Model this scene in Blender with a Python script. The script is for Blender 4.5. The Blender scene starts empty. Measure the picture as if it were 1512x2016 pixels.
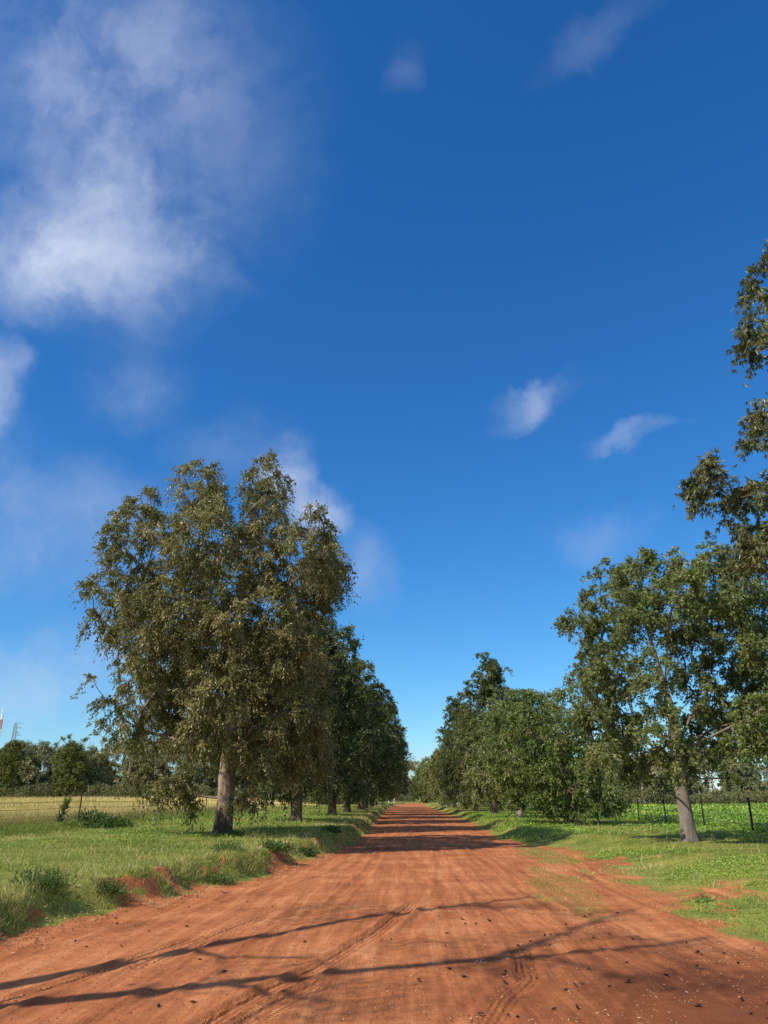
import bpy, math, random
import numpy as np
from mathutils import Vector

SC = bpy.context.scene
COL = SC.collection
R = math.radians

# ------------------------------------------------------------------ camera
cam_d = bpy.data.cameras.new("camera")
cam = bpy.data.objects.new("camera", cam_d)
COL.objects.link(cam)
cam.location = (0.0, 0.0, 1.6)
cam.rotation_euler = (R(90 + 20.37), 0.0, R(1.56))
cam_d.sensor_fit = 'VERTICAL'
cam_d.angle = 2 * math.atan(1008 / 1514)
cam_d.clip_start = 0.05
cam_d.clip_end = 4000
SC.camera = cam

# ------------------------------------------------------------------ sun and sky
SUN_EL, SUN_AZ = 43.0, 36.0          # shadows run towards +X, swung SUN_AZ degrees towards +Y
sh = Vector((math.cos(R(SUN_AZ)), math.sin(R(SUN_AZ)), 0))
to_sun = Vector((-sh.x * math.cos(R(SUN_EL)), -sh.y * math.cos(R(SUN_EL)), math.sin(R(SUN_EL))))
sun_d = bpy.data.lights.new("sun", 'SUN')
sun_d.energy = 5.0
sun_d.angle = R(0.7)
sun_d.color = (1.0, 0.91, 0.77)
sun = bpy.data.objects.new("sun", sun_d)
COL.objects.link(sun)
sun.rotation_euler = to_sun.to_track_quat('Z', 'Y').to_euler()
sun.location = (-30, -20, 60)

W = bpy.data.worlds.new("World")
SC.world = W
W.use_nodes = True
nt = W.node_tree
nt.nodes.clear()


class NB:
    """tiny node-tree builder"""
    def __init__(self, tree):
        self.t = tree

    def n(self, kind, ins=None, **props):
        nd = self.t.nodes.new(kind)
        for k, v in props.items():
            setattr(nd, k, v)
        for k, v in (ins or {}).items():
            s = nd.inputs[k]
            if isinstance(v, bpy.types.NodeSocket):
                self.t.links.new(v, s)
            else:
                s.default_value = v
        return nd

    def math(self, op, a, b=0.0, c=0.0, clamp=False):
        return self.n('ShaderNodeMath', {0: a, 1: b, 2: c}, operation=op, use_clamp=clamp).outputs[0]

    def vmath(self, op, a, b=(0, 0, 0), out=0):
        nd = self.n('ShaderNodeVectorMath', {0: a, 1: b}, operation=op)
        return nd.outputs[out]

    def ss(self, v, a, b, lo=0.0, hi=1.0, kind='SMOOTHSTEP'):
        return self.n('ShaderNodeMapRange', {'Value': v, 'From Min': a, 'From Max': b, 'To Min': lo, 'To Max': hi},
                      interpolation_type=kind).outputs[0]

    def noise(self, vec, scale, detail=4.0, rough=0.55, dist=0.0, out=0):
        return self.n('ShaderNodeTexNoise', {'Vector': vec, 'Scale': scale, 'Detail': detail, 'Roughness': rough,
                                             'Distortion': dist}).outputs[out]

    def mix(self, f, a, b):
        nd = self.n('ShaderNodeMix', data_type='RGBA')
        for i, v in ((0, f), (6, a), (7, b)):
            if isinstance(v, bpy.types.NodeSocket):
                self.t.links.new(v, nd.inputs[i])
            else:
                nd.inputs[i].default_value = v if i == 0 else (v if len(v) == 4 else (*v, 1))
        return nd.outputs[2]

    def mapping(self, vec, loc=(0, 0, 0), rot=(0, 0, 0), scale=(1, 1, 1), kind='POINT'):
        return self.n('ShaderNodeMapping', {'Vector': vec, 'Location': loc, 'Rotation': rot, 'Scale': scale},
                      vector_type=kind).outputs[0]

    def ramp(self, f, stops):
        nd = self.n('ShaderNodeValToRGB', {0: f})
        e = nd.color_ramp.elements
        while len(e) < len(stops):
            e.new(0.5)
        for i, (p, c) in enumerate(stops):
            e[i].position = p
            e[i].color = (*c, 1)
        return nd.outputs[0]


b = NB(nt)
sky = b.n('ShaderNodeTexSky', sky_type='NISHITA', sun_disc=False, sun_elevation=R(SUN_EL),
          sun_rotation=math.atan2(to_sun.x, to_sun.y), altitude=300.0, air_density=1.0, dust_density=0.25,
          ozone_density=2.2)
hs = b.n('ShaderNodeHueSaturation', {'Hue': 0.5, 'Saturation': 1.22, 'Value': 0.92, 'Color': sky.outputs[0]})
sp = b.n('ShaderNodeSeparateColor', {0: hs.outputs[0]})
skyc = b.n('ShaderNodeCombineColor', {0: b.math('MULTIPLY', b.math('POWER', sp.outputs[0], 1.17), 0.55),
                                      1: b.math('MULTIPLY', b.math('POWER', sp.outputs[1], 0.98), 1.11),
                                      2: b.math('MULTIPLY', b.math('POWER', sp.outputs[2], 0.88), 1.70)}).outputs[0]
D = b.n('ShaderNodeTexCoord').outputs['Generated']
el = R(20)
dF = b.vmath('DOT_PRODUCT', D, (0, math.cos(el), math.sin(el)), out='Value')
dU = b.vmath('DOT_PRODUCT', D, (0, -math.sin(el), math.cos(el)), out='Value')
dR = b.vmath('DOT_PRODUCT', D, (1, 0, 0), out='Value')
inv = b.math('DIVIDE', 1.0, b.math('MAXIMUM', dF, 0.15))
uv = b.n('ShaderNodeCombineXYZ', {0: b.math('MULTIPLY', dR, inv), 1: b.math('MULTIPLY', dU, inv)}).outputs[0]
warp = b.vmath('SCALE', b.vmath('SUBTRACT', b.noise(uv, 5.0, 5, 0.6, out=1), (0.5, 0.5, 0.5)))
warp.node.inputs['Scale'].default_value = 0.16
uvw = b.vmath('ADD', uv, warp)
CLOUDS = [  # u, v, half width, half height, turn, strength
    (-0.375, 0.395, 0.13, 0.16, 0.5, 0.36), (-0.475, 0.350, 0.11, 0.12, 0.3, 0.42), (-0.42, 0.30, 0.17, 0.09, -0.2, 0.36),
    (-0.34, 0.52, 0.25, 0.27, 0.2, 0.30), (-0.27, 0.33, 0.09, 0.04, -0.6, 0.18), (-0.44, 0.62, 0.24, 0.16, 0.0, 0.26),
    (0.003, 0.595, 0.045, 0.04, 0.3, 0.10), (0.29, 0.65, 0.16, 0.03, 0.55, 0.10), (-0.355, 0.168, 0.09, 0.06, 0.1, 0.24),
    (-0.55, 0.19, 0.05, 0.06, 0, 0.6), (0.175, 0.146, 0.08, 0.020, 0.25, 0.22), (0.190, 0.158, 0.045, 0.018, 0.4, 0.18), (0.300, 0.102, 0.07, 0.016, 0.22, 0.34),
    (-0.145, 0.056, 0.05, 0.05, 0.2, 0.50), (-0.118, 0.004, 0.06, 0.035, 0.4, 0.75), (-0.043, -0.06, 0.05, 0.08, 0.4, 0.22),
    (-0.464, -0.01, 0.18, 0.10, 0.1, 0.30), (-0.42, -0.20, 0.28, 0.09, 0.05, 0.40), (0.013, -0.315, 0.14, 0.035, 0, 0.70),
    (0.27, -0.034, 0.09, 0.04, 0, 0.14), (-0.56, 0.08, 0.13, 0.08, 0, 0.20), (0.62, -0.29, 0.3, 0.05, 0, 0.5),
    (-0.22, 0.09, 0.10, 0.06, 0, 0.14),
]
acc = None
for (cu, cv, au, av, rot, st) in CLOUDS:
    q = b.mapping(uvw, (cu, cv, 0), (0, 0, rot), (au, av, 1), 'TEXTURE')
    q = b.vmath('MULTIPLY', q, (1, 1, 0))
    m = b.ss(b.vmath('LENGTH', q, out='Value'), 1.15, 0.1, 0.0, st)
    acc = m if acc is None else b.math('ADD', acc, m)
fb = b.noise(b.mapping(uvw, scale=(1.0, 0.8, 1)), 6.2, 9, 0.56, 0.12)
fine = b.noise(uvw, 26.0, 5, 0.6, 0.3)
tex = b.math('ADD', b.math('MULTIPLY', fb, 0.85), b.math('MULTIPLY', fine, 0.15))
tex = b.ss(tex, 0.31, 0.69)
alpha = b.math('MULTIPLY', acc, b.math('ADD', b.math('MULTIPLY', tex, 0.86), 0.14))
alpha = b.math('MULTIPLY', alpha, b.ss(dF, 0.1, 0.4))
# broken cloud round the unseen rest of the sky, thickened to give white fill light
sepD = b.n('ShaderNodeSeparateXYZ', {0: D}).outputs[2]
pl = b.n('ShaderNodeVectorMath', {0: D, 'Scale': b.math('DIVIDE', 1.0, b.math('ADD', b.math('MAXIMUM', sepD, 0.0), 0.2))},
         operation='SCALE').outputs[0]
gen = b.math('MULTIPLY', b.ss(b.noise(pl, 1.3, 7, 0.58, 0.4), 0.40, 0.62, 0.08, 0.78), b.ss(dF, 0.74, 0.45))
alpha = b.math('MINIMUM', b.math('ADD', alpha, gen), 0.85)
ccol = b.mix(b.ss(dU, -0.35, 0.3), (5.9, 6.1, 6.9), (6.1, 6.8, 8.2))
final = b.mix(alpha, skyc, ccol)
bg = b.n('ShaderNodeBackground', {'Color': final, 'Strength': 0.1})
wo = b.n('ShaderNodeOutputWorld', {'Surface': bg.outputs[0]})

SC.view_settings.view_transform = 'Standard'
SC.view_settings.look = 'None'
SC.view_settings.exposure = 0.25
SC.view_settings.gamma = 1.0
SC.view_settings.use_curve_mapping = False
SC.cycles.max_bounces = 5
SC.cycles.diffuse_bounces = 3
SC.cycles.glossy_bounces = 2
SC.cycles.transmission_bounces = 3
SC.cycles.caustics_reflective = False
SC.cycles.caustics_refractive = False
SC.cycles.use_denoising = False

# ------------------------------------------------------------------ helpers
def rng_of(s):
    return np.random.default_rng(s)


def hash2(ix, iy, seed):
    h = (ix.astype(np.int64) * 374761393 + iy.astype(np.int64) * 668265263 + seed * 1442695041) & 0x7fffffff
    h = ((h ^ (h >> 13)) * 1274126177) & 0x7fffffff
    return ((h ^ (h >> 16)) & 0xffff) / 65535.0


def vnoise(x, y, seed=0):
    x = np.asarray(x, float); y = np.asarray(y, float)
    ix = np.floor(x); iy = np.floor(y)
    fx = x - ix; fy = y - iy
    fx = fx * fx * (3 - 2 * fx); fy = fy * fy * (3 - 2 * fy)
    a = hash2(ix, iy, seed); c = hash2(ix + 1, iy, seed)
    d = hash2(ix, iy + 1, seed); e = hash2(ix + 1, iy + 1, seed)
    return (a * (1 - fx) + c * fx) * (1 - fy) + (d * (1 - fx) + e * fx) * fy


def fbm(x, y, seed=0, octv=4):
    s = 0.0; a = 0.5
    for i in range(octv):
        s = s + a * vnoise(x, y, seed + i * 17)
        x = x * 2.03 + 3.1; y = y * 2.03 + 1.7; a *= 0.5
    return s / (1 - 0.5 ** octv)       # about 0..1, mean .5


def sstep(a, bb, v):
    t = np.clip((v - a) / (bb - a), 0, 1)
    return t * t * (3 - 2 * t)


def mk(name, V, F, mat=None, parent=None, attrs=None, smooth=False, kind=None):
    """one mesh object from an (n,3) vertex array and an (m,3) or (m,4) face array (or a list of such arrays)"""
    me = mesh_of(name, V, F, mat, attrs, smooth)
    return link(name, me, parent, kind)


def mesh_of(name, V, F, mat=None, attrs=None, smooth=False):
    V = np.ascontiguousarray(V, dtype=np.float32)
    Fs = F if isinstance(F, list) else [F]
    Fs = [np.asarray(f, dtype=np.int32) for f in Fs if len(f)]
    me = bpy.data.meshes.new(name)
    me.vertices.add(len(V))
    me.vertices.foreach_set('co', V.ravel())
    tot = np.concatenate([np.full(len(f), f.shape[1], np.int32) for f in Fs])
    idx = np.concatenate([f.ravel() for f in Fs])
    me.loops.add(len(idx))
    me.loops.foreach_set('vertex_index', idx)
    me.polygons.add(len(tot))
    st = np.zeros(len(tot), np.int32)
    st[1:] = np.cumsum(tot)[:-1]
    me.polygons.foreach_set('loop_start', st)
    me.polygons.foreach_set('loop_total', tot)
    me.polygons.foreach_set('use_smooth', np.full(len(tot), bool(smooth)))
    for k, v in (attrs or {}).items():
        at = me.attributes.new(k, 'FLOAT', 'POINT')
        at.data.foreach_set('value', np.ascontiguousarray(v, dtype=np.float32))
    me.update(calc_edges=True)
    me.validate()
    if mat is not None:
        me.materials.append(mat)
    return me


def link(name, me, parent=None, kind=None):
    o = bpy.data.objects.new(name, me)
    COL.objects.link(o)
    if parent is not None:
        o.parent = parent
    if kind:
        o['kind'] = kind
    return o


def tag(o, label, cat, group=None):
    o['label'] = label
    o['category'] = cat
    if group:
        o['group'] = group
    return o


def thing(name, loc, rz=0.0, scale=1.0):
    o = bpy.data.objects.new(name, None)
    COL.objects.link(o)
    o.location = loc
    o.rotation_euler = (0, 0, rz)
    o.scale = (scale, scale, scale) if np.isscalar(scale) else scale
    o.empty_display_size = 0.2
    return o


def dup(root, loc, rz=0.0, scale=1.0):
    """a copy of a thing with copies of its parts and sub-parts"""
    def rec(o, parent):
        c = o.copy()
        COL.objects.link(c)
        c.parent = parent
        for ch in KIDS.get(o.name, []):
            rec(bpy.data.objects[ch], c)
            KIDS.setdefault(c.name, [])
        return c
    c = rec(root, None)
    c.location = loc
    c.rotation_euler = (0, 0, rz)
    c.scale = (scale, scale, scale) if np.isscalar(scale) else scale
    for k in ('label', 'category', 'group'):
        if k in c:
            del c[k]
    return c


KIDS = {}


def part(name, me, root):
    o = link(name, me, root)
    KIDS.setdefault(root.name, []).append(o.name)
    return o


def norm(a):
    return a / np.maximum(np.linalg.norm(a, axis=-1, keepdims=True), 1e-9)


def tube(pts, rad, sides=5, twist=0.0):
    """quads of a tapered tube along pts"""
    pts = np.asarray(pts, float); rad = np.asarray(rad, float)
    k = len(pts)
    t = np.gradient(pts, axis=0)
    t = norm(t)
    up = np.array([0.31, 0.17, 0.93]) if abs(t[0, 2]) < 0.9 else np.array([0.95, 0.2, 0.1])
    s = norm(np.cross(t, up)); w = np.cross(t, s)
    a = np.arange(sides) * 2 * math.pi / sides + twist
    V = pts[:, None, :] + rad[:, None, None] * (np.cos(a)[None, :, None] * s[:, None, :] + np.sin(a)[None, :, None] * w[:, None, :])
    V = V.reshape(-1, 3)
    i = np.arange(k - 1)[:, None] * sides; j = np.arange(sides)[None, :]; j2 = (j + 1) % sides
    F = np.stack([i + j, i + j2, i + sides + j2, i + sides + j], -1).reshape(-1, 4)
    return V, F


class Bag:
    def __init__(self):
        self.V = []; self.F3 = []; self.F4 = []; self.n = 0; self.A = []

    def add(self, V, F, var=0.5):
        F = np.asarray(F) + self.n
        (self.F3 if F.shape[1] == 3 else self.F4).append(F)
        self.V.append(V); self.A.append(np.full(len(V), var) if np.isscalar(var) else var)
        self.n += len(V)

    def out(self):
        fs = []
        if self.F3: fs.append(np.concatenate(self.F3))
        if self.F4: fs.append(np.concatenate(self.F4))
        return np.concatenate(self.V), fs, np.concatenate(self.A)

    def mesh(self, name, mat, smooth=False):
        V, F, A = self.out()
        return mesh_of(name, V, F, mat, {'var': A}, smooth)


def box(c, s):
    c = np.asarray(c, float); s = np.asarray(s, float) / 2
    V = np.array([[x, y, z] for z in (-1, 1) for y in (-1, 1) for x in (-1, 1)], float) * s + c
    F = np.array([[0, 2, 3, 1], [4, 5, 7, 6], [0, 1, 5, 4], [2, 6, 7, 3], [0, 4, 6, 2], [1, 3, 7, 5]])
    return V, F

# ------------------------------------------------------------------ materials
def new_mat(name):
    m = bpy.data.materials.new(name)
    m.use_nodes = True
    m.node_tree.nodes.clear()
    return m, NB(m.node_tree)


def leaf_mat(name, stops, rough=0.38, spec=0.5, trans=0.22, tcol=(0.16, 0.22, 0.03)):
    m, b = new_mat(name)
    var = b.n('ShaderNodeAttribute', attribute_name='var').outputs['Fac']
    inf = b.n('ShaderNodeObjectInfo').outputs['Random']
    v = b.math('ADD', var, b.math('MULTIPLY', b.math('SUBTRACT', inf, 0.5), 0.12), clamp=True)
    c = b.ramp(v, stops)
    p = b.n('ShaderNodeBsdfPrincipled', {'Base Color': c, 'Roughness': rough, 'Specular IOR Level': spec})
    t = b.n('ShaderNodeBsdfTranslucent', {'Color': b.mix(0.5, c, (*tcol, 1))})
    x = b.n('ShaderNodeMixShader', {0: trans, 1: p.outputs[0], 2: t.outputs[0]})
    b.n('ShaderNodeOutputMaterial', {'Surface': x.outputs[0]})
    return m


def bark_mat(name, light, dark, stain=None, stain_h=0.9, scale=1.0):
    m, b = new_mat(name)
    pos = b.n('ShaderNodeTexCoord').outputs['Object']
    n1 = b.noise(b.mapping(pos, scale=(7 * scale, 7 * scale, 1.6 * scale)), 1.0, 6, 0.6, 0.4)
    n2 = b.noise(pos, 2.4 * scale, 3)
    n3 = b.noise(b.mapping(pos, scale=(3, 3, 26)), 1.0, 3, 0.5)
    f = b.ss(b.math('ADD', b.math('MULTIPLY', n1, 0.65), b.math('MULTIPLY', n2, 0.35)), 0.36, 0.62)
    c = b.mix(f, dark, light)
    c = b.mix(b.ss(n3, 0.56, 0.70, 0, 0.55), c, dark)
    if stain:
        z = b.n('ShaderNodeSeparateXYZ', {0: pos}).outputs[2]
        nn = b.noise(b.mapping(pos, scale=(5, 5, 1.3)), 1.0, 4)
        h = b.math('ADD', z, b.math('MULTIPLY', b.math('SUBTRACT', nn, 0.5), 3.0))
        c = b.mix(b.ss(h, stain_h + 0.12, stain_h - 0.12, 0, 0.9), c, stain)
    n4 = b.noise(b.mapping(pos, scale=(26 * scale, 26 * scale, 5 * scale)), 1.0, 5, 0.65, 0.6)
    c = b.mix(b.ss(n4, 0.56, 0.68, 0, 0.6), c, dark)
    bp = b.n('ShaderNodeBump', {'Strength': 0.9, 'Distance': 0.04, 'Height': b.math('ADD', n1, b.math('MULTIPLY', n4, 0.5))})
    p = b.n('ShaderNodeBsdfPrincipled', {'Base Color': c, 'Roughness': 0.85, 'Specular IOR Level': 0.2, 'Normal': bp.outputs[0]})
    b.n('ShaderNodeOutputMaterial', {'Surface': p.outputs[0]})
    return m


def plain_mat(name, col, rough=0.7, metal=0.0, var=0.25, scale=20.0, spec=0.3):
    m, b = new_mat(name)
    pos = b.n('ShaderNodeTexCoord').outputs['Object']
    n = b.noise(pos, scale, 4)
    d = tuple(c * (1 - var) for c in col); l = tuple(min(1, c * (1 + var)) for c in col)
    p = b.n('ShaderNodeBsdfPrincipled', {'Base Color': b.mix(n, d, l), 'Roughness': rough, 'Metallic': metal, 'Specular IOR Level': spec})
    b.n('ShaderNodeOutputMaterial', {'Surface': p.outputs[0]})
    return m


def attr_mat(name, stops, rough=0.8, spec=0.2, trans=0.0):
    return leaf_mat(name, stops, rough, spec, trans) if trans else leaf_mat(name, stops, rough, spec, 0.0)


def terrain_mat():
    m, b = new_mat("red_soil_and_grass")
    pos = b.n('ShaderNodeNewGeometry').outputs['Position']
    at = lambda k: b.n('ShaderNodeAttribute', attribute_name=k).outputs['Fac']
    dirt, dry, crop, tu, tv, moist = at('dirt'), at('dry'), at('crop'), at('tu'), at('tv'), at('moist')
    # --- soil
    wp = b.vmath('SCALE', b.vmath('SUBTRACT', b.noise(pos, 0.35, 3, out=1), (0.5, 0.5, 0.5)))
    wp.node.inputs['Scale'].default_value = 0.35
    pw = b.vmath('ADD', pos, wp)
    st1 = b.noise(b.mapping(pw, rot=(0, 0, R(7)), scale=(5.0, 0.22, 1)), 1.0, 6, 0.6)
    st2 = b.noise(b.mapping(pw, rot=(0, 0, R(9)), scale=(17, 0.5, 1)), 1.0, 5, 0.6)
    pat = b.noise(pos, 0.7, 5, 0.6)
    fin = b.noise(pos, 38.0, 4, 0.65)
    mid = b.noise(pos, 9.0, 5, 0.6)
    v = b.math('ADD', b.math('MULTIPLY', st1, 0.34), b.math('MULTIPLY', st2, 0.14))
    v = b.math('ADD', v, b.math('MULTIPLY', pat, 0.34))
    v = b.math('ADD', v, b.math('MULTIPLY', mid, 0.18))
    v = b.math('SUBTRACT', v, b.math('MULTIPLY', moist, 0.17))
    soil = b.ramp(v, [(0.34, (0.170, 0.054, 0.020)), (0.43, (0.270, 0.090, 0.034)), (0.51, (0.395, 0.142, 0.054)),
                      (0.60, (0.56, 0.238, 0.100))])
    soil = b.mix(b.ss(fin, 0.3, 0.7, 0.0, 0.28), soil, (0.25, 0.08, 0.03))
    vor = b.n('ShaderNodeTexVoronoi', {'Vector': pos, 'Scale': 34.0, 'Randomness': 1.0})
    speck = b.math('MULTIPLY', b.ss(vor.outputs['Distance'], 0.16, 0.07), b.ss(b.noise(pos, 2.2, 3), 0.48, 0.62))
    soil = b.mix(b.math('MULTIPLY', speck, 0.55), soil, (0.62, 0.36, 0.2))
    # --- grass floor
    g1 = b.noise(pos, 0.9, 5, 0.6); g2 = b.noise(pos, 14.0, 4, 0.65)
    gv = b.math('ADD', b.math('MULTIPLY', g1, 0.55), b.math('MULTIPLY', g2, 0.45))
    grass = b.ramp(gv, [(0.32, (0.080, 0.100, 0.018)), (0.46, (0.155, 0.180, 0.034)), (0.58, (0.25, 0.245, 0.058)),
                        (0.72, (0.28, 0.235, 0.085))])
    # --- dry field, in broad drifts
    d1 = b.noise(b.mapping(pos, scale=(0.02, 0.075, 1)), 1.0, 5, 0.6, 0.5); d2 = b.noise(pos, 1.7, 5, 0.65)
    dv = b.math('ADD', b.math('MULTIPLY', d1, 0.7), b.math('MULTIPLY', d2, 0.3))
    dryc = b.ramp(dv, [(0.36, (0.20, 0.17, 0.045)), (0.45, (0.40, 0.315, 0.09)), (0.52, (0.58, 0.46, 0.12)),
                       (0.64, (0.50, 0.38, 0.20))])
    c1 = b.noise(pos, 0.5, 4, 0.6); c2 = b.noise(pos, 6.0, 4, 0.65)
    cv = b.math('ADD', b.math('MULTIPLY', c1, 0.5), b.math('MULTIPLY', c2, 0.5))
    cropc = b.ramp(cv, [(0.34, (0.06, 0.115, 0.014)), (0.5, (0.13, 0.235, 0.028)), (0.66, (0.22, 0.33, 0.045))])
    veg = b.mix(dry, grass, dryc)
    veg = b.mix(crop, veg, cropc)
    dd = b.ss(b.math('ADD', dirt, b.math('MULTIPLY', b.math('SUBTRACT', mid, 0.5), 1.1)), 0.26, 0.74)
    col = b.mix(dd, veg, soil)
    # --- fine relief: grit, and the ribs of tyre tracks (tu across, tv along)
    tm = b.ss(b.math('ABSOLUTE', tu), 0.13, 0.10)
    rib = b.math('SINE', b.math('MULTIPLY', b.math('ADD', tv, b.math('MULTIPLY', b.math('ABSOLUTE', tu), 0.35)), 2 * math.pi / 0.055))
    lines = b.math('SINE', b.math('MULTIPLY', tu, 2 * math.pi / 0.062))
    ribs = b.math('MULTIPLY', b.math('MULTIPLY', b.math('ADD', b.math('MULTIPLY', rib, 0.5), lines), tm), 0.009)
    ribs = b.math('MULTIPLY', ribs, b.ss(mid, 0.38, 0.6))
    hgt = b.math('ADD', b.math('MULTIPLY', fin, 0.010), b.math('MULTIPLY', mid, 0.014))
    hgt = b.math('ADD', hgt, b.math('MULTIPLY', st2, 0.012))
    hgt = b.math('ADD', hgt, ribs)
    bp = b.n('ShaderNodeBump', {'Strength': 0.9, 'Distance': 1.0, 'Height': hgt})
    p = b.n('ShaderNodeBsdfPrincipled', {'Base Color': col, 'Roughness': 0.93, 'Specular IOR Level': 0.12, 'Normal': bp.outputs[0]})
    b.n('ShaderNodeOutputMaterial', {'Surface': p.outputs[0]})
    return m


M_TERR = terrain_mat()
M_LEAF_OLIVE = leaf_mat("olive_leaves", [(0.0, (0.0803, 0.0858, 0.0223)), (0.4, (0.1709, 0.1682, 0.0447)), (0.75, (0.2704, 0.2402, 0.0755)), (1.0, (0.3664, 0.2831, 0.1201))], 0.42, 0.45, 0.34)
M_LEAF_DARK = leaf_mat("dark_leaves", [(0.0, (0.0429, 0.0607, 0.0136)), (0.45, (0.0859, 0.1093, 0.0251)), (0.8, (0.1372, 0.1555, 0.0364)), (1.0, (0.2027, 0.1943, 0.0569))], 0.42, 0.45, 0.34)  # dark green, deepened so the colour also carries the left row's deep shade
M_LEAF_GREEN = leaf_mat("green_leaves", [(0.0, (0.0935, 0.1274, 0.0342)), (0.45, (0.1784, 0.223, 0.0635)), (0.8, (0.2867, 0.3186, 0.0929)), (1.0, (0.4247, 0.3982, 0.1466))], 0.42, 0.45, 0.34)
M_LEAF_GREY = leaf_mat("grey_olive_leaves", [(0.0, (0.0616, 0.0755, 0.0242)), (0.4, (0.1232, 0.1392, 0.0462)), (0.75, (0.1904, 0.1947, 0.0726)), (1.0, (0.28, 0.2478, 0.11))], 0.40, 0.5, 0.30)
M_LEAF_BRIGHT = leaf_mat("bright_green_leaves", [(0.0, (0.0688, 0.1032, 0.0184)), (0.45, (0.1313, 0.1806, 0.0341)), (0.8, (0.211, 0.258, 0.0499)), (1.0, (0.3125, 0.3225, 0.0788))], 0.42, 0.45, 0.34)
M_LEAF_GUM = leaf_mat("gum_leaves", [(0.0, (0.1264, 0.1517, 0.0646)), (0.5, (0.2212, 0.2359, 0.101)), (1.0, (0.3475, 0.3264, 0.1413))], 0.45, 0.4, 0.15)
M_LEAF_PINE = leaf_mat("pine_needles", [(0.0, (0.0586, 0.0862, 0.0216)), (0.5, (0.1242, 0.1552, 0.0363)), (1.0, (0.233, 0.2415, 0.0561))], 0.55, 0.3, 0.12)
M_LEAF_SHRUB = leaf_mat("shrub_leaves", [(0.0, (0.0875, 0.1085, 0.0402)), (0.5, (0.1488, 0.1662, 0.0665)), (1.0, (0.2625, 0.2363, 0.112))], 0.5, 0.3, 0.12)
M_WEED = leaf_mat("weed_leaves", [(0.0, (0.044, 0.0825, 0.0176)), (0.5, (0.0935, 0.154, 0.033)), (1.0, (0.1705, 0.2255, 0.0605))], 0.45, 0.4, 0.25)
M_GRASS = leaf_mat("grass_blades", [(0.0, (0.098, 0.147, 0.0224)), (0.35, (0.196, 0.252, 0.0448)), (0.62, (0.315, 0.3332, 0.077)), (0.82, (0.476, 0.42, 0.147)), (1.0, (0.672, 0.546, 0.266))], 0.55, 0.3, 0.38, (0.34, 0.40, 0.06))
M_STRAW = leaf_mat("straw_blades", [(0.0, (0.18, 0.192, 0.054)), (0.35, (0.384, 0.324, 0.108)), (0.7, (0.564, 0.456, 0.18)), (1.0, (0.648, 0.528, 0.3))], 0.6, 0.25, 0.25, (0.4, 0.32, 0.1))
M_CROP = leaf_mat("crop_leaves", [(0.0, (0.0894, 0.1706, 0.02)), (0.5, (0.1925, 0.3216, 0.04)), (1.0, (0.3438, 0.4725, 0.075))], 0.45, 0.4, 0.3, (0.2, 0.34, 0.03))
M_FLOWER = leaf_mat("yellow_petals", [(0.0, (0.55, 0.5, 0.06)), (1.0, (0.72, 0.68, 0.16))], 0.6, 0.2, 0.2, (0.6, 0.5, 0.05))
M_LITTER = attr_mat("dry_litter", [(0.0, (0.05, 0.03, 0.02)), (0.3, (0.20, 0.115, 0.06)), (0.6, (0.50, 0.34, 0.19)), (1.0, (0.70, 0.56, 0.38))], 0.8)
M_GRAVEL = attr_mat("gravel", [(0.0, (0.14, 0.05, 0.025)), (0.6, (0.34, 0.14, 0.07)), (1.0, (0.60, 0.42, 0.28))], 0.9)
M_POD = plain_mat("dark_pod_shell", (0.030, 0.018, 0.013), 0.55, var=0.4, scale=60)
M_TWIG = plain_mat("dry_twig", (0.22, 0.14, 0.09), 0.8, var=0.4, scale=30)
M_BARK_TAN = bark_mat("tan_grey_bark", (0.34, 0.255, 0.19), (0.17, 0.12, 0.088), (0.045, 0.029, 0.022), 0.8)
M_BARK_BROWN = bark_mat("brown_bark", (0.20, 0.135, 0.095), (0.085, 0.056, 0.040))
M_BARK_GREY = bark_mat("smooth_grey_bark", (0.235, 0.195, 0.165), (0.15, 0.12, 0.10))
M_BARK_PALE = bark_mat("pale_bark", (0.40, 0.33, 0.26), (0.22, 0.17, 0.13))
M_BARK_WHITE = bark_mat("white_gum_bark", (0.60, 0.52, 0.44), (0.36, 0.24, 0.17))
M_BRANCH = bark_mat("branch_bark", (0.24, 0.185, 0.15), (0.12, 0.088, 0.07))
M_RUST = plain_mat("rusty_steel", (0.15, 0.060, 0.038), 0.85, var=0.4, scale=40)
M_BLACKSTEEL = plain_mat("black_steel", (0.014, 0.014, 0.016), 0.6, var=0.3)
M_WIRE = plain_mat("old_wire", (0.11, 0.075, 0.06), 0.7, 0.3)
M_WOODPOST = bark_mat("weathered_timber", (0.17, 0.14, 0.12), (0.08, 0.065, 0.055))
M_TOWER = plain_mat("galvanised_steel", (0.27, 0.30, 0.35), 0.6, 0.2)
M_MAST_RED = plain_mat("red_mast_paint", (0.50, 0.24, 0.25), 0.6)
M_MAST_WHITE = plain_mat("white_mast_paint", (0.78, 0.78, 0.78), 0.6)
M_WHITEPOST = plain_mat("white_post_paint", (0.80, 0.80, 0.78), 0.5)

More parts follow.
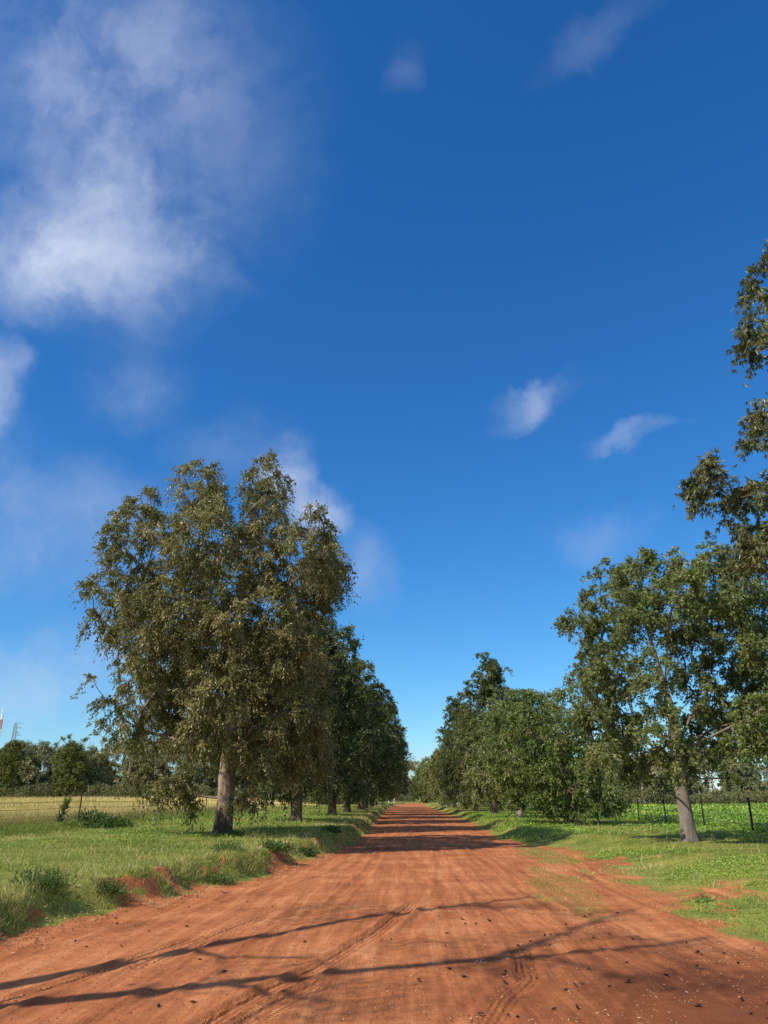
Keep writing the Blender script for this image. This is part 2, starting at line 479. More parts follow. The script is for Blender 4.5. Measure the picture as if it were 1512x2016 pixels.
# ------------------------------------------------------------------ the lie of the land
XL_PTS = np.array([(-60, -5.4), (6, -5.0), (8, -4.95), (10, -4.85), (12, -4.78), (14.3, -4.25), (17.7, -3.43), (20.2, -2.94), (23.5, -2.58),
                   (30.5, -2.06), (50, -2.04), (75, -2.3), (140, -2.9), (190, -2.8), (230, 0.5), (270, 9), (330, 40), (700, 500)])
XR_PTS = np.array([(-60, 6.5), (6, 6.3), (8, 5.7), (9.6, 4.4), (10.6, 3.9), (12.4, 3.8), (15.9, 4.2), (19, 4.7), (22.2, 5.0), (27, 5.2), (29.5, 4.8),
                   (33, 3.85), (51, 4.35), (73, 4.6), (103, 4.4), (140, 3.9), (190, 3.8), (230, 6.5), (270, 14), (330, 46), (700, 510)])
FENCE_L, FENCE_R = -15.2, 13.4
TRACKS = [  # tyre tracks pressed into the soft surface
    ([(-3.47, 6.2), (-3.43, 7.4), (-3.14, 8.28), (-2.88, 9.3), (-2.4, 11.14)], 0.026),
    ([(-1.80, 6.0), (-1.57, 6.55), (-1.26, 7.72), (-0.84, 8.93), (-0.4, 10.8), (0.24, 14.4)], 0.030),
    ([(-1.45, 6.0), (-1.22, 6.7), (-0.92, 7.75), (-0.55, 8.75)], 0.016),
    ([(0.40, 6.0), (0.56, 6.61), (0.86, 7.69), (1.14, 8.4), (1.33, 10.48)], 0.018),
    ([(-4.0, 13.0), (-2.6, 15.4), (-1.77, 19.0), (-1.2, 26.0)], 0.012),
    ([(-2.5, 6.0), (-2.2, 8.0), (-1.7, 10.5), (-1.2, 14.0), (-0.9, 20.0), (-0.8, 30.0)], 0.013),
    ([(-2.75, 8.5), (-2.3, 11.0), (-1.9, 13.2)], 0.016),
    ([(-0.35, 8.6), (0.1, 11.5), (0.6, 15.5), (0.9, 22.0), (1.0, 31.0)], 0.012),
    ([(-4.1, 9.5), (-3.5, 12.0), (-2.9, 14.5), (-2.1, 19.0)], 0.013),
    ([(0.2, 6.2), (0.75, 8.0), (1.5, 9.6), (2.6, 11.0), (4.4, 12.2)], 0.015),
    ([(1.6, 6.3), (2.0, 7.6), (2.9, 9.0), (4.2, 10.0)], 0.013),
    ([(2.35, 12.5), (2.2, 16.0), (2.1, 21.0), (2.2, 30.0)], 0.014),
    ([(4.1, 11.0), (3.9, 14.0), (4.0, 18.0), (4.5, 22.5), (5.1, 27.0)], 0.012),
    ([(3.7, 6.4), (3.1, 7.75), (2.65, 9.29), (1.95, 11.26), (1.28, 13.77), (1.12, 19.03)], 0.012),
]


def xl(y):
    return np.interp(y, XL_PTS[:, 0], XL_PTS[:, 1]) + (fbm(y * 0.55, y * 0 + 3.3, 5, 3) - 0.5) * 0.9


def xr(y):
    return np.interp(y, XR_PTS[:, 0], XR_PTS[:, 1]) + (fbm(y * 0.5, y * 0 + 9.1, 8, 3) - 0.5) * 0.8


def dirt_of(x, y, soil=False):
    """1 on bare red soil, 0 under grass; with soil=True the colour of the ground, which stays red under thin grass"""
    nz = (fbm(x * 1.7, y * 1.1, 21, 4) - 0.5)
    L = xl(y); Rr = xr(y)
    w = np.where(y < 30, 0.8, 0.25)
    if soil: Rr = Rr + np.where(y < 30, 0.3, 0.0)
    d = sstep(-0.22, 0.18, x - L + nz * 0.9) * sstep(w, -w, x - Rr + nz * 1.8)
    isl1 = sstep(1.15, 0.8, np.hypot((x - (3.02 + (y - 16.5) * 0.085)) / 0.62, (y - 16.6) / 4.3) + nz * 1.9)
    isl2 = sstep(1.15, 0.8, np.hypot((x - (4.05 + (y - 24.5) * 0.02)) / 0.62, (y - 25.0) / 4.6) + nz * 1.9)
    d = d * (1 - np.maximum(isl1 * (0.40 if soil else 0.75), isl2 * (0.5 if soil else 0.85)))
    fc = sstep(-0.75, -0.45, x - L) * sstep(0.15, 0.0, x - L)
    d = np.maximum(d, fc * sstep(0.50, 0.66, fbm(x * 3.4 + 2, y * 2.3, 37, 5) * 0.6 + fbm(x * 0.8, y * 0.7, 38, 3) * 0.4))
    # worn patches on the verge by the side track
    pt = sstep(0.62, 0.74, fbm(x * 0.8 + 4, y * 0.45, 33, 4)) * sstep(3.2, 0.3, x - Rr) * sstep(-0.6, 0.1, x - Rr) * sstep(30, 24, y)
    return np.maximum(d, pt * 0.85)


def seg_dist(x, y, pts):
    best = np.full(x.shape, 1e9); su = np.zeros(x.shape); sv = np.zeros(x.shape)
    run = 0.0
    for (ax, ay), (bx, by) in zip(pts[:-1], pts[1:]):
        L = math.hypot(bx - ax, by - ay)
        dx, dy = (bx - ax) / L, (by - ay) / L
        t = (x - ax) * dx + (y - ay) * dy
        tc = np.clip(t, 0, L)
        d = np.hypot(x - ax - tc * dx, y - ay - tc * dy)
        s = (x - ax) * dy - (y - ay) * dx
        m = d < best
        best = np.where(m, d, best); su = np.where(m, np.sign(s) * d, su); sv = np.where(m, run + tc, sv)
        run += L
    return best, su, sv, run


def track_uv(x, y):
    U = np.full(x.shape, 9.0); Vv = np.zeros(x.shape); dz = np.zeros(x.shape)
    near = (x > -6) & (x < 7) & (y > 4) & (y < 32)
    xx, yy = x[near], y[near]
    u0 = np.full(xx.shape, 9.0); v0 = np.zeros(xx.shape); z0 = np.zeros(xx.shape)
    for pts, dep in TRACKS:
        d, su, sv, run = seg_dist(xx, yy, pts)
        fade = sstep(0, 0.8, sv) * sstep(run, run - 1.5, sv)
        z0 += fade * dep * (-sstep(0.14, 0.08, d) * (0.5 + fbm(sv * 1.7, d * 0 + dep * 900, 7, 3)) + 0.9 * np.exp(-((d - 0.17) / 0.045) ** 2))
        m = (d < np.abs(u0)) & (fade > 0.3) & (dep >= 0.0155)
        u0 = np.where(m, su, u0); v0 = np.where(m, sv, v0)
    U[near] = u0; Vv[near] = v0; dz[near] = z0
    return U, Vv, dz


def height(x, y, detail=True):
    x = np.asarray(x, float); y = np.asarray(y, float)
    L = xl(y); Rr = xr(y)
    bumps = (fbm(x * 0.9, y * 0.9, 41, 4) - 0.5)
    bank = 0.40 * sstep(0.0, 0.62, L - x + bumps * 0.35) + 0.05 * sstep(0.3, 2.2, L - x)
    rw = np.where(y < 28, 3.4, np.where(y > 36, 1.1, 3.4 + (y - 28) / 8 * (1.1 - 3.4)))
    bank_r = 0.33 * sstep(0.0, 1.0, (x - Rr) / rw)
    far_l = sstep(-14, -32, x) * sstep(30, 150, y) * 1.0
    z = bank + bank_r + far_l
    z = z + 0.11 * bumps * sstep(-0.1, 0.5, L - x) + 0.10 * bumps * sstep(0.0, 2, x - Rr)
    mid = (L + Rr) / 2
    on = sstep(L - 0.1, L + 0.4, x) * sstep(Rr + 0.1, Rr - 0.4, x)
    z = z - on * 0.03 * np.minimum(1, ((x - mid) / 3.5) ** 2)
    if detail:
        z = z + on * 0.030 * (fbm(x * 2.6 + 0.3 * y, y * 0.2, 61, 4) - 0.5) + on * 0.012 * (fbm(x * 5, y * 5, 71, 3) - 0.5)
        z = z + 0.10 * (fbm(x * 4.5, y * 4.5, 81, 3) - 0.5) * sstep(-0.15, 0.1, L - x) * sstep(0.9, 0.4, L - x)
    return z


xs_mid = np.arange(-5.6, 6.6, 0.042)
def grow(start, step, rate, limit):
    out = []; v = start; s = step
    while v < limit:
        s = min(s * rate, 40.0); v += s; out.append(v)
    return np.array(out)
xs = np.concatenate([-grow(5.6, 0.042, 1.045, 900)[::-1], xs_mid, grow(6.6, 0.042, 1.045, 900)])
ys = [6.0]
while ys[-1] < 40: ys.append(ys[-1] + max(0.036, ys[-1] * 0.0062))
while ys[-1] < 1500: ys.append(ys[-1] * 1.016)
ys = np.concatenate([-grow(-5.5, 0.2, 1.12, 90)[::-1], np.array(ys)])
X, Y = np.meshgrid(xs, ys)
TU, TV, TZ = track_uv(X, Y)
DIRT = dirt_of(X, Y, True)
Z = height(X, Y) + TZ
dry_edge = FENCE_L + (fbm(Y * 0.3, X * 0.3, 91, 3) - 0.5) * 1.6
DRY = sstep(0.6, -0.6, X - dry_edge)
crop_edge = FENCE_R + (fbm(Y * 0.3, X * 0.3, 95, 3) - 0.5) * 1.0
CROP = sstep(-0.4, 0.6, X - crop_edge) * sstep(150, 120, Y)
MOIST = sstep(0.0, 2.5, X + (fbm(X, Y, 99, 3) - 0.5) * 3) * sstep(11, 8, Y)
DIRT = DIRT * (1 - sstep(-0.5, 0.5, X - FENCE_R))
far_road = sstep(190, 215, Y)
V = np.stack([X, Y, Z], -1).reshape(-1, 3)
ny, nx = X.shape
ii = (np.arange(ny - 1)[:, None] * nx + np.arange(nx - 1)[None, :])
Q = np.stack([ii, ii + 1, ii + nx + 1, ii + nx], -1)
xc = (X[:-1, :-1] + X[1:, 1:]) / 2; yc = (Y[:-1, :-1] + Y[1:, 1:]) / 2
dc = (DIRT[:-1, :-1] + DIRT[1:, 1:]) / 2
m_road = (dc > 0.5) & (xc > FENCE_L + 3) & (xc < FENCE_R - 3)
m_road |= (dc > 0.5) & (yc > 190)
m_dry = ~m_road & (xc < FENCE_L)
m_crop = ~m_road & (xc > FENCE_R) & (yc < 150)
m_verge = ~m_road & ~m_dry & ~m_crop
ATT = {'dirt': DIRT.ravel(), 'dry': DRY.ravel(), 'crop': CROP.ravel(), 'tu': TU.ravel(), 'tv': TV.ravel(), 'moist': MOIST.ravel()}
for nm, mask in (('dirt_road', m_road), ('grass_verge', m_verge), ('dry_field', m_dry), ('crop_field', m_crop)):
    q = Q[mask]
    used, invq = np.unique(q.ravel(), return_inverse=True)
    mk(nm, V[used], invq.reshape(-1, 4), M_TERR, attrs={k: a[used] for k, a in ATT.items()}, smooth=True, kind='structure')


def hz(x, y):
    return float(height(np.array([x]), np.array([y]))[0])

# ------------------------------------------------------------------ leaves and trees
def leaf_geo(P, Dd, S, L, Wd, fold=0.25, curl=0.15):
    """folded pointed leaves: two triangles each.  P base, Dd direction, S side vector"""
    N = norm(np.cross(Dd, S))
    L = np.asarray(L)[:, None]; Wd = np.asarray(Wd)[:, None]
    a = P + Dd * L * 0.42 + S * Wd * 0.5 + N * Wd * fold
    c = P + Dd * L * 0.42 - S * Wd * 0.5 + N * Wd * fold
    t = P + Dd * L - N * L * curl
    V = np.stack([P, a, t, c], 1).reshape(-1, 3)
    k = np.arange(len(P))[:, None] * 4
    F = np.concatenate([k + np.array([[0, 1, 2]]), k + np.array([[0, 2, 3]])], 1).reshape(-1, 3)
    return V, F


def leaves(rng, P, out, L, Wd, droop=0.7, rnd=0.7, outw=0.35, lobes=1, var=None):
    n = len(P)
    Dd = norm(np.array([0, 0, -1.0]) * droop + rng.normal(size=(n, 3)) * rnd + out * outw)
    S = norm(np.cross(Dd, rng.normal(size=(n, 3))))
    ln = L * rng.uniform(0.7, 1.25, n); wd = Wd * rng.uniform(0.75, 1.2, n)
    if var is None: var = rng.uniform(0, 1, n)
    if lobes == 1:
        V, F = leaf_geo(P, Dd, S, ln, wd)
        return V, F, np.repeat(var, 4)
    Vs = []; Fs = []; off = 0; As = []
    for a, k in ((0, 1.0), (0.55, 0.8), (-0.55, 0.7)):
        d2 = norm(Dd * math.cos(a) + S * math.sin(a)); s2 = norm(S * math.cos(a) - Dd * math.sin(a))
        V, F = leaf_geo(P, d2, s2, ln * k, wd)
        Vs.append(V); Fs.append(F + off); off += len(V); As.append(np.repeat(var, 4))
    return np.concatenate(Vs), np.concatenate(Fs), np.concatenate(As)


def skeleton(rng, base_pts, C, K=7, tip=0.012, rmax=0.2, pend=2.3, sag=0.1, zpen=0.0):
    """branches joining every cluster centre C to the trunk, thickness from what they carry"""
    nodes = [np.array(p, float) for p in base_pts]; par = [-1] + list(range(len(base_pts) - 1))
    nb = len(base_pts)
    fork = nodes[0]; top = nodes[-1]
    # k-means limbs
    cen = C[rng.choice(len(C), K, replace=False)]
    for _ in range(8):
        lab = np.argmin(((C[:, None] - cen[None]) ** 2).sum(-1), 1)
        cen = np.array([C[lab == i].mean(0) if (lab == i).any() else cen[i] for i in range(K)])
    for g in cen:
        pz = np.array([p[2] for p in nodes[:nb]])
        cand = [i for i in range(nb) if pz[i] < g[2] - 0.7 * np.linalg.norm(g[:2] - fork[:2])]
        s = max(cand) if cand else 0
        p0 = nodes[s]; prev = s
        end = p0 + (g - p0) * 0.8
        steps = 5
        perp = rng.normal(size=3) * 0.09 * np.linalg.norm(end - p0)
        for i in range(1, steps + 1):
            t = i / steps
            q = p0 + (end - p0) * t + perp * math.sin(math.pi * t) + np.array([0, 0, 0.10 * np.linalg.norm(end[:2] - p0[:2])]) * math.sin(math.pi * t)
            nodes.append(q); par.append(prev); prev = len(nodes) - 1
    order = np.argsort(np.linalg.norm(C - fork, axis=1))
    arr = np.zeros((len(nodes) + 3 * len(C), 3)); arr[:len(nodes)] = nodes
    n = len(nodes); fd = np.linalg.norm(arr[:n] - fork, axis=1)
    fdall = np.zeros(len(arr)); fdall[:n] = fd
    ends = []
    for ci in order:
        p = C[ci]
        dv = arr[:n] - p
        d = np.linalg.norm(dv, axis=1)
        cost = d + 0.8 * np.maximum(0, fdall[:n] - np.linalg.norm(p - fork) + 0.2) + 0.25 * np.maximum(0, arr[:n, 2] - p[2])
        if zpen: cost = cost + zpen * np.abs(arr[:n, 2] - p[2])
        cost[0] += 0.6
        q = int(np.argmin(cost)); p0 = arr[q]; L = d[q]
        prev = q
        jit = rng.normal(size=3) * 0.10 * L
        for t in (0.4, 0.75, 1.0):
            r = p0 + (p - p0) * t + (jit + np.array([0, 0, sag * L])) * math.sin(math.pi * t)
            arr[n] = r; par.append(prev); fdall[n] = np.linalg.norm(r - fork); prev = n; n += 1
        ends.append(prev)
    acc = np.zeros(n)
    leafn = np.ones(n, bool)
    for i in range(n - 1, 0, -1):
        if acc[i] == 0: acc[i] = tip ** pend
        acc[par[i]] += acc[i]
    r = acc ** (1 / pend)
    k = rmax / max(r[nb - 1] if nb > 1 else r[0], r[0], 1e-6)
    r = np.where(r > tip * 1.5, tip + (r - tip) * min(k, 1.6), r)
    return arr[:n], np.array(par), np.minimum(r, rmax * 1.05), nb


def branch_bag(rng, arr, par, r, nb, bag, minr=0.0):
    n = len(arr)
    kids = [[] for _ in range(n)]
    for i in range(1, n): kids[par[i]].append(i)
    done = set()
    # follow thickest chains so that tubes run on smoothly
    stack = [(i, par[i]) for i in range(1, n) if par[i] < nb and i >= nb]
    while stack:
        i, p = stack.pop()
        chain = [p, i]; cur = i
        while kids[cur]:
            ks = sorted(kids[cur], key=lambda k: -r[k])
            for k in ks[1:]: stack.append((k, cur))
            cur = ks[0]; chain.append(cur)
        rr = r[chain].copy(); rr[0] = min(rr[0], rr[1] * 1.25)
        if rr[0] < minr: continue
        sd = 7 if rr[0] > 0.07 else (5 if rr[0] > 0.03 else 3)
        V, F = tube(arr[chain], rr, sd, rng.uniform(0, 6))
        bag.add(V, F, 0.5)


def trunk_mesh(rng, path, rad, mat, name='trunk', sides=24, lump=0.06, flare=0.35, rings=22):
    path = np.asarray(path, float); rad = np.asarray(rad, float)
    t0 = np.linspace(0, 1, len(path)); t = np.linspace(0, 1, rings)
    P = np.stack([np.interp(t, t0, path[:, k]) for k in range(3)], 1)
    rr = np.interp(t, t0, rad)
    hgt = P[:, 2] - P[0, 2]
    rr = rr * (1 + flare * np.exp(-np.maximum(hgt - 0.1, 0) / 0.14))
    V, F = tube(P, rr, sides)
    V = V.reshape(rings, sides, 3)
    a = np.arange(sides) * 2 * math.pi / sides
    ph = rng.uniform(0, 6, 4)
    bump = (np.sin(3 * a + ph[0])[None] * np.exp(-hgt / 0.4)[:, None] * 1.9 + 0.6 * np.sin(5 * a + ph[1])[None] * np.exp(-hgt / 0.35)[:, None]
            + 0.45 * np.sin(2 * a[None] + 1.3 * hgt[:, None] + ph[2]) + 0.35 * np.sin(4 * a[None] - 2.1 * hgt[:, None] + ph[3]) + rng.normal(size=(rings, sides)) * 0.15)
    off = (V - P[:, None]) * (lump * bump)[:, :, None]
    V = (V + off).reshape(-1, 3)
    return mesh_of(name, V, F, mat, smooth=True)


def blob_clusters(rng, blobs, dens, depth_fn, rmin=0.5):
    """spray centres on the shells of leafy lumps; each silhouette lump (x, z, rx, rz) is repeated through the depth of the crown"""
    Cs = []; Os = []
    for (bx, bz, rx, rz) in blobs:
        Dp = float(depth_fn(np.array([bx]), np.array([bz]))[0])
        ry = min(0.5 * (rx + rz), Dp)
        m = max(0.0, Dp - ry * 0.8)
        ys_ = [0.0] if m < 0.35 * ry else ([-m, m] if m < 1.5 * ry else [-m, 0.1 * m, m])
        for yy in ys_:
            jx, jz = (rng.normal(0, 0.12 * rx), rng.normal(0, 0.12 * rz)) if len(ys_) > 1 else (0, 0)
            q = 0.88 if len(ys_) > 1 else 1.0
            n = max(3, int(dens * (rx * rz + 0.5 * ry * (rx + rz))))
            d = norm(rng.normal(size=(n, 3)))
            t = rng.uniform(rmin ** 2, 1, n) ** 0.5
            Cs.append(np.array([bx + jx, yy, bz + jz]) + d * t[:, None] * np.array([rx, ry, rz]) * q * 0.86)
            Os.append(norm(d * np.array([1, 1, 0.8]) + np.array([0, 0, 0.15])))
    return np.concatenate(Cs), np.concatenate(Os)


def gaps(C, O, seed, cut=0.38, scale=0.8):
    """drop sprays where a lumpy noise is low, so the crown has holes"""
    v = 0.5 * fbm(C[:, 0] * scale + 7, C[:, 2] * scale, seed, 3) + 0.5 * fbm(C[:, 1] * scale + C[:, 2] * 0.6 * scale + 3, C[:, 0] * scale + 9, seed + 5, 3)
    k = v > cut
    return C[k], O[k]


def light_trunk(C, O, z0, z1, rad=0.55):
    """leave out the sprays standing between the sun and the stretch z0..z1 of a trunk"""
    s = -(C[:, 0] * sh.x + C[:, 1] * sh.y)
    pd = np.abs(-C[:, 0] * sh.y + C[:, 1] * sh.x)
    zt = C[:, 2] - s * math.tan(R(SUN_EL))
    k = ~((s > 0) & (pd < rad) & (zt > z0) & (zt < z1))
    return C[k], O[k]


def make_tree(name, loc, CO, seed, trunk_path, trunk_rad, fork_i, mats, n_sub, per_sub, ln, L, Wd, lobes=1, droop=0.7, fall=0.5, K=7, rmax=0.2,
              tip=0.012, cvar=0.25, twig_r=0.006, sag=0.1, flare=0.35, twigs=True, face=0.9, zpen=0.0):
    """a tree as a thing: trunk, branches, crown.  Each spray is n_sub drooping twigs with leaves along them"""
    C, O = CO
    rng = rng_of(seed)
    root = thing(name, loc)
    path = np.asarray(trunk_path, float)
    part('trunk', trunk_mesh(rng, path, trunk_rad, mats[0], flare=flare), root)
    arr, par, r, nb = skeleton(rng, path[fork_i:], C, K=K, tip=tip, rmax=rmax, sag=sag, zpen=zpen)
    bag = Bag()
    branch_bag(rng, arr, par, r, nb, bag)
    nC = len(C)
    ci = np.repeat(np.arange(nC), n_sub)
    m = len(ci)
    sd = norm(O[ci] * 0.65 + rng.normal(size=(m, 3)) * 0.75 + np.array([0, 0, 0.12]))
    sl = ln * rng.uniform(0.55, 1.25, m)
    ff = fall * rng.uniform(0.5, 1.5, m)
    def at(t, k):
        p = C[ci[k]] + sd[k] * (sl[k] * t)[:, None]
        p[:, 2] -= ff[k] * sl[k] * t ** 2
        return p
    k = np.repeat(np.arange(m), per_sub)
    t = rng.uniform(0.12, 1.0, len(k))
    P = at(t, k) + rng.normal(size=(len(k), 3)) * 0.10 * ln
    out = O[ci[k]]
    n = len(k)
    Dd = norm(np.array([0, 0, -1.0]) * droop + rng.normal(size=(n, 3)) * 0.5 + sd[k] * 0.35 + out * 0.25)
    Nn = norm(out * face + rng.normal(size=(n, 3)) * 0.75 + np.array([0, 0, 0.35]))
    S = norm(np.cross(Dd, Nn))
    cv = rng.uniform(-cvar, cvar, nC)
    cv = cv + 0.5 * (fbm(C[:, 0] * 0.5, C[:, 2] * 0.5 + C[:, 1] * 0.3, seed, 3) - 0.5)
    var = np.clip(0.48 + cv[ci[k]] + rng.normal(size=n) * 0.19, 0, 1)
    ll = L * rng.uniform(0.65, 1.25, n); ww = Wd * rng.uniform(0.75, 1.2, n)
    if lobes == 1:
        V, F = leaf_geo(P, Dd, S, ll, ww); A = np.repeat(var, 4)
    else:
        Vs, Fs, As, off = [], [], [], 0
        for a, q in ((0, 1.0), (0.55, 0.8), (-0.55, 0.7)):
            d2 = norm(Dd * math.cos(a) + S * math.sin(a)); s2 = norm(S * math.cos(a) - Dd * math.sin(a))
            v, f = leaf_geo(P, d2, s2, ll * q, ww)
            Vs.append(v); Fs.append(f + off); off += len(v); As.append(np.repeat(var, 4))
        V, F, A = np.concatenate(Vs), np.concatenate(Fs), np.concatenate(As)
    if twigs:
        kk = np.arange(m)
        ts = [at(np.full(m, q), kk) for q in (0.0, 0.35, 0.7, 1.0)]
        rr_ = np.array([1.0, 0.85, 0.65, 0.35]) * twig_r
        side = norm(np.cross(sd, np.array([0.2, 0.1, 1.0]))); up = np.cross(sd, side)
        TV = np.stack([np.stack([ts[a] + rr_[a] * (math.cos(q) * side + math.sin(q) * up) for q in (0, 2.094, 4.189)], 1) for a in range(4)], 1).reshape(-1, 3)
        bs = []
        for a in range(3):
            for q in range(3):
                q2 = (q + 1) % 3
                bs.append([a * 3 + q, a * 3 + q2, a * 3 + 3 + q2, a * 3 + 3 + q])
        TF = (np.arange(m)[:, None, None] * 12 + np.array(bs)[None]).reshape(-1, 4)
        bag.add(TV, TF, 0.5)
    part('branches', bag.mesh('branches', mats[1], True), root)
    part('crown', mesh_of('crown', V, F, mats[2], {'var': A}), root)
    return root


# ---- the tall tree on the near side of the dry field
B_T1L = [(-3.95, 11.7, 0.95, 1.3), (-1.76, 12.3, 1.0, 1.5), (0.85, 11.5, 0.95, 1.3), (3.0, 10.0, 0.8, 1.1), (-3.31, 9.42, 1.91, 1.81), (-0.85, 9.59, 2.09, 2.03),
         (1.84, 8.99, 1.88, 1.58), (3.34, 8.97, 0.9, 1.18), (-3.65, 6.94, 1.3, 1.51), (-1.54, 6.56, 2.02, 1.88), (1.03, 6.54, 2.01, 1.68), (-3.55, 5.21, 0.95, 0.9),
         (-2.24, 4.42, 1.61, 1.24), (0.09, 4.24, 1.78, 1.41), (2.34, 5.81, 1.26, 1.46), (2.59, 3.72, 1.23, 1.38), (-2.67, 3.39, 1.06, 0.77), (-0.85, 2.9, 1.4, 0.7),
         (1.43, 2.6, 1.21, 0.9), (-3.1, 1.74, 0.8, 0.45), (-1.95, 1.5, 0.8, 0.5), (-1.12, 0.9, 0.2, 0.5), (-2.6, 1.2, 0.35, 0.4), (0.75, 1.1, 0.24, 0.6), (2.64, 2.5, 1.0, 0.9)]
rg = rng_of(11)
def dep1(x, z):
    rad = np.interp(z, [0.5, 2, 4, 7, 10, 12, 14], [1.8, 3.2, 4.3, 4.7, 4.4, 3.0, 1.0])
    return np.sqrt(np.maximum(0.35, rad ** 2 - np.abs(x + 0.4) ** 2)) * np.where(z < 1.9, 0.35, 1.0)
C1, O1 = gaps(*blob_clusters(rg, B_T1L, 10.4, dep1), 3, 0.32, 0.75)
kp = ~((np.abs(C1[:, 0]) < 0.75) & (C1[:, 2] < 2.3) & (C1[:, 1] < 0.6) & (C1[:, 0] < 0.42))
C1, O1 = light_trunk(C1[kp], O1[kp], 0.3, 2.5)
tp = [(0, 0, -0.15), (0.03, 0, 0.8), (0.02, 0.0, 1.8), (0.06, 0.02, 2.7), (0.0, 0.1, 3.9), (-0.2, 0.1, 5.6), (-0.5, 0.0, 7.6), (-0.9, 0, 9.6)]
L1 = make_tree('tall_tree', (-6.07, 27.3, hz(-6.07, 27.3)), (C1, O1), 12, tp, [0.31, 0.285, 0.275, 0.255, 0.21, 0.16, 0.11, 0.05], 2,
               (M_BARK_TAN, M_BRANCH, M_LEAF_OLIVE), 7, 14, 0.46, 0.122, 0.055, droop=0.95, fall=0.85, K=10, rmax=0.14, twig_r=0.007)
tag(L1, 'tallest tree with ragged spiky olive crown, drooping skirt and pale trunk with dark stained foot', 'tree', 'avenue trees along the dry field')

# ---- grey-trunked tree by the crop field
B_T1R = [(-2.0, 8.02, 0.79, 0.72), (-0.54, 8.5, 0.96, 0.74), (1.4, 8.6, 0.87, 0.72), (2.12, 8.17, 0.61, 0.82), (3.28, 7.35, 0.86, 0.71), (-2.78, 7.04, 0.5, 0.45),
         (-1.6, 6.77, 1.03, 0.88), (0.03, 7.46, 1.04, 0.9), (1.67, 6.92, 1.19, 1.07), (3.26, 6.22, 1.01, 1.04), (-2.49, 5.57, 0.68, 0.77), (-1.44, 5.06, 0.8, 1.0),
         (1.95, 5.38, 1.17, 1.02), (3.56, 5.04, 0.99, 1.01), (-2.63, 4.07, 0.66, 0.74), (-1.29, 3.42, 0.9, 0.81), (1.3, 3.74, 0.7, 0.7),
         (2.54, 3.89, 0.98, 0.82), (3.63, 3.57, 0.81, 0.81), (-2.19, 2.63, 0.73, 0.63), (-0.85, 2.47, 0.75, 0.55), (-0.69, 1.85, 0.4, 0.25), (0.95, 2.63, 0.6, 0.55),
         (1.9, 2.94, 0.97, 0.55), (0.5, 1.95, 0.4, 0.25), (3.0, 2.78, 0.8, 0.44), (4.6, 5.6, 0.9, 1.2), (4.7, 4.2, 0.8, 0.9)]
rg = rng_of(21)
def dep2(x, z):
    rad = np.interp(z, [1.5, 3, 5, 7, 8.5, 9.5], [2.4, 3.6, 4.0, 3.7, 2.7, 1.0])
    return np.sqrt(np.maximum(0.5, rad ** 2 - np.abs(x - 0.6) ** 2))
C2, O2 = gaps(*blob_clusters(rg, B_T1R, 13.0, dep2, 0.4), 7, 0.34, 0.9)
kp = ~((np.hypot(C2[:, 0] - 0.1, C2[:, 2] - 5.0) < 0.8) & (C2[:, 1] < 0.8)) & ~((np.abs(C2[:, 0] - 0.05) < 0.4) & (C2[:, 2] < 4.0) & (C2[:, 1] < 0.5))
C2, O2 = light_trunk(C2[kp], O2[kp], 0.0, 2.0, 0.6)
tp2 = [(0, 0, -0.15), (-0.02, 0, 0.8), (-0.06, 0, 1.7), (-0.08, 0.0, 2.6), (-0.06, 0.02, 3.2), (0.0, 0.1, 3.75), (-0.12, 0.2, 4.8), (-0.4, 0.2, 6.4)]
R1 = make_tree('grey_trunk_tree', (8.75, 26.1, hz(8.75, 26.1)), (C2, O2), 22, tp2, [0.24, 0.22, 0.195, 0.18, 0.18, 0.155, 0.095, 0.05], 3,
               (M_BARK_GREY, M_BRANCH, M_LEAF_GREEN), 7, 11, 0.40, 0.125, 0.032, lobes=3, droop=0.55, fall=0.5, K=9, rmax=0.09, flare=0.22)
tag(R1, 'open spreading tree with smooth bottle shaped grey trunk and visible limbs, before the crop field', 'tree', 'avenue trees along the crop field')

# ---- the tree just outside the picture whose outer sprays hang into it
B_NR = [(-4.45, 9.6, 0.2, 0.5), (-4.50, 8.78, 0.3, 0.5), (-4.70, 8.3, 0.16, 0.2), (-4.70, 7.17, 0.12, 0.22), (-4.84, 6.64, 0.15, 0.28), (-5.80, 5.74, 0.2, 0.25),
        (-5.98, 5.91, 0.1, 0.14), (-5.40, 5.42, 0.28, 0.33), (-5.0, 5.58, 0.22, 0.3), (-5.56, 4.98, 0.25, 0.28), (-5.12, 4.98, 0.35, 0.36), (-5.25, 4.6, 0.22, 0.14)]
rg = rng_of(31)
Cn, On = blob_clusters(rg, B_NR, 24, lambda x, z: 0.45 + 0 * x, 0.2)
Cn[:, 1] -= 0.45
u = norm(rg.normal(size=(900, 3))); t = rg.uniform(0.5, 1, (900, 1)) ** 0.5
Cg = u * t * np.array([4.3, 4.4, 4.2]) + np.array([0.2, 0.3, 8.6])
kp = (Cg[:, 0] > -3.55) & (Cg[:, 0] + 10.5 > 0.59 * (Cg[:, 1] + 11.5) + 0.10 * Cg[:, 2] + 0.85 + np.where(Cg[:, 2] < 7.5, 0.7, 0.0))
Cg, Og = gaps(Cg[kp], u[kp], 17, 0.42, 0.8)
C3, O3 = np.concatenate([Cn, Cg]), np.concatenate([On, Og])
tp3 = [(0, 0, -0.15), (0.02, 0, 1.0), (0.0, 0, 2.4), (0.05, 0, 3.6), (0.0, 0.1, 5.0), (-0.2, 0.1, 7.0), (-0.1, 0, 9.5)]
